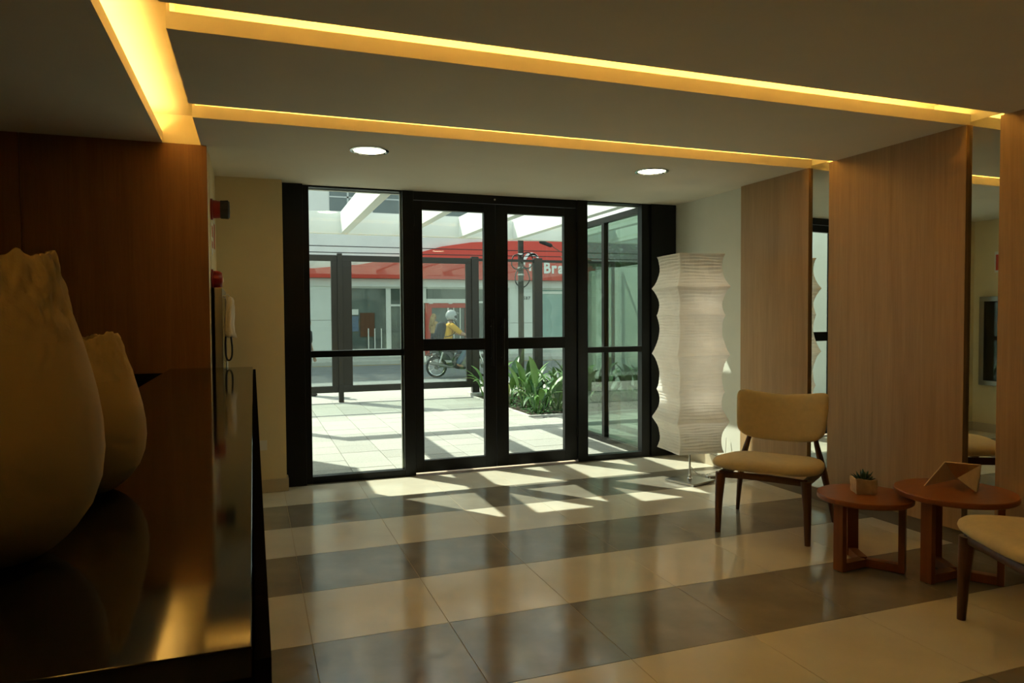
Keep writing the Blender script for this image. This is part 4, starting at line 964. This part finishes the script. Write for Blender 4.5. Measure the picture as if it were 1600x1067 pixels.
MB().beam((0.50, 0, 0.40), (0.98, 0, 0.86), 0.05, 0.05).build('frame_tube', M['bike'], mc); MB().beam((-0.15, 0, 0.66), (0.55, 0, 0.66), 0.10, 0.05).build('frame_tube', M['bike'], mc)
MB().prism([(0.10, 0.46), (0.42, 0.44), (0.46, 0.66), (0.06, 0.68)], -0.13, 0.13, lambda a, b, c: (a, c, b)).build('side_cover', M['bike'], mc, 0.02)
B(-0.30, -0.28, -0.08, 0.08, 0.42, 0.56).build('number_plate', M['white'], mc); MB().beam((-0.20, 0, 0.64), (-0.29, 0, 0.54), 0.05, 0.02).build('plate_bracket', M['bike'], mc)

rd = thing('person', 'motorcycle rider in a yellow shirt, silver helmet and dark backpack', 'person', (4.42, 17.8, -0.13))
J = {'bel': ((.282, 0, 1.0), (.142, .108)), 'pel': ((.27, 0, .86), (.16, .13)), 'wai': ((.29, 0, 1.02), (.15, .115)), 'che': ((.345, 0, 1.24), (.175, .125)), 'col': ((.37, 0, 1.37), (.09, .08)), 'nek': ((.385, 0, 1.44), .055), 'hea': ((.41, 0, 1.56), (.08, .095)), 'cro': ((.405, 0, 1.64), (.062, .075))}
for s in (-1, 1):
    J.update({f'sho{s}': ((.37, s*.195, 1.335), .068), f'elb{s}': ((.60, s*.30, 1.13), .047), f'wr{s}': ((.82, s*.315, 1.075), .030), f'hip{s}': ((.33, s*.12, .84), (.105, .10)), f'kne{s}': ((.74, s*.22, .72), .068), f'ank{s}': ((.50, s*.20, .33), .042), f'toe{s}': ((.66, s*.21, .27), .036)})
E = [('pel', 'wai'), ('wai', 'che'), ('che', 'col'), ('col', 'nek'), ('nek', 'hea'), ('hea', 'cro')]
for s in (-1, 1): E += [('col', f'sho{s}'), (f'sho{s}', f'elb{s}'), (f'elb{s}', f'wr{s}'), ('pel', f'hip{s}'), (f'hip{s}', f'kne{s}'), (f'kne{s}', f'ank{s}'), (f'ank{s}', f'toe{s}')]
for s in (-1, 1): add_hand(J, E, s, J[f'wr{s}'][0], (1, s*.1, -.1), (0, 0, 1), 0.9)
skin_obj('body', J, E, M['skin'], rd, 'pel')
skin_obj('shirt', grow(J, ['pel', 'wai', 'che', 'col', 'sho-1', 'sho1', 'elb-1', 'elb1'], 1.06, .012), [('pel', 'wai'), ('wai', 'che'), ('che', 'col')]+[x for s in (-1, 1) for x in (('col', f'sho{s}'), (f'sho{s}', f'elb{s}'))], M['shirt'], rd, 'wai')
skin_obj('trousers', grow(J, ['bel', 'pel', 'hip-1', 'hip1', 'kne-1', 'kne1', 'ank-1', 'ank1'], 1.08, .02), [('bel', 'pel')]+[x for s in (-1, 1) for x in (('pel', f'hip{s}'), (f'hip{s}', f'kne{s}'), (f'kne{s}', f'ank{s}'))], M['jeans'], rd, 'pel')
for s in (-1, 1): MB().tube([(.44, s*.20, .31), (.47, s*.20, .27), (.58, s*.205, .25), (.69, s*.21, .245), (.73, s*.21, .25)], [.03, .046, .046, .042, .018], 12, flat=(1, .8)).build('shoe', M['shoe'], rd, smooth=True)
hl = MB(); prof = [(max(1e-4, math.sin(math.pi*i/16)), -math.cos(math.pi*i/16)) for i in range(4, 17)]
hl.lathe(prof, 28, fn=lambda x, y, z: (.405+x*.150, y*.130, 1.60+z*.150), cap0=False, cap1=False); hm = hl.build('helmet', M['helmet'], rd, smooth=True)
ell('visor', (.462, 0, 1.575), (.108, .120, .068), M['visor'], hm); MB().beam((.48, 0, 1.69), (.60, 0, 1.655), .16, .012).build('peak', M['helmet'], hm, 0.004)
MB().tube([(.49, 0, 1.49), (.53, 0, 1.50), (.535, 0, 1.515)], [.06, .055, .03], 12, flat=(1.5, .7)).build('chin_bar', M['helmet'], hm, smooth=True)
bp_ = thing('backpack', 'dark backpack on the back of the motorcycle rider', 'backpack', (4.42+.135, 17.8, .86))
MB().tube([(0.015, 0, .0), (0.0, 0, .05), (-0.015, 0, .2), (0.01, 0, .36), (0.04, 0, .43)], [.08, .125, .14, .12, .06], 16, flat=(1.15, .72)).build('bag', M['darkcloth'], bp_, smooth=True)
MB().tube([(-0.09, 0, .06), (-0.115, 0, .12), (-0.10, 0, .20)], [.06, .08, .05], 12, flat=(1.3, .5)).build('front_pocket', M['darkcloth'], bp_, smooth=True)
for s in (-1, 1): MB().tube(smooth_pts([(.06, s*.10, .42), (.20, s*.125, .49), (.345, s*.12, .44), (.385, s*.11, .30), (.27, s*.16, .12), (.06, s*.13, .06)]), .02, 8, flat=(1, .5)).build('strap', M['darkcloth'], bp_, smooth=True)
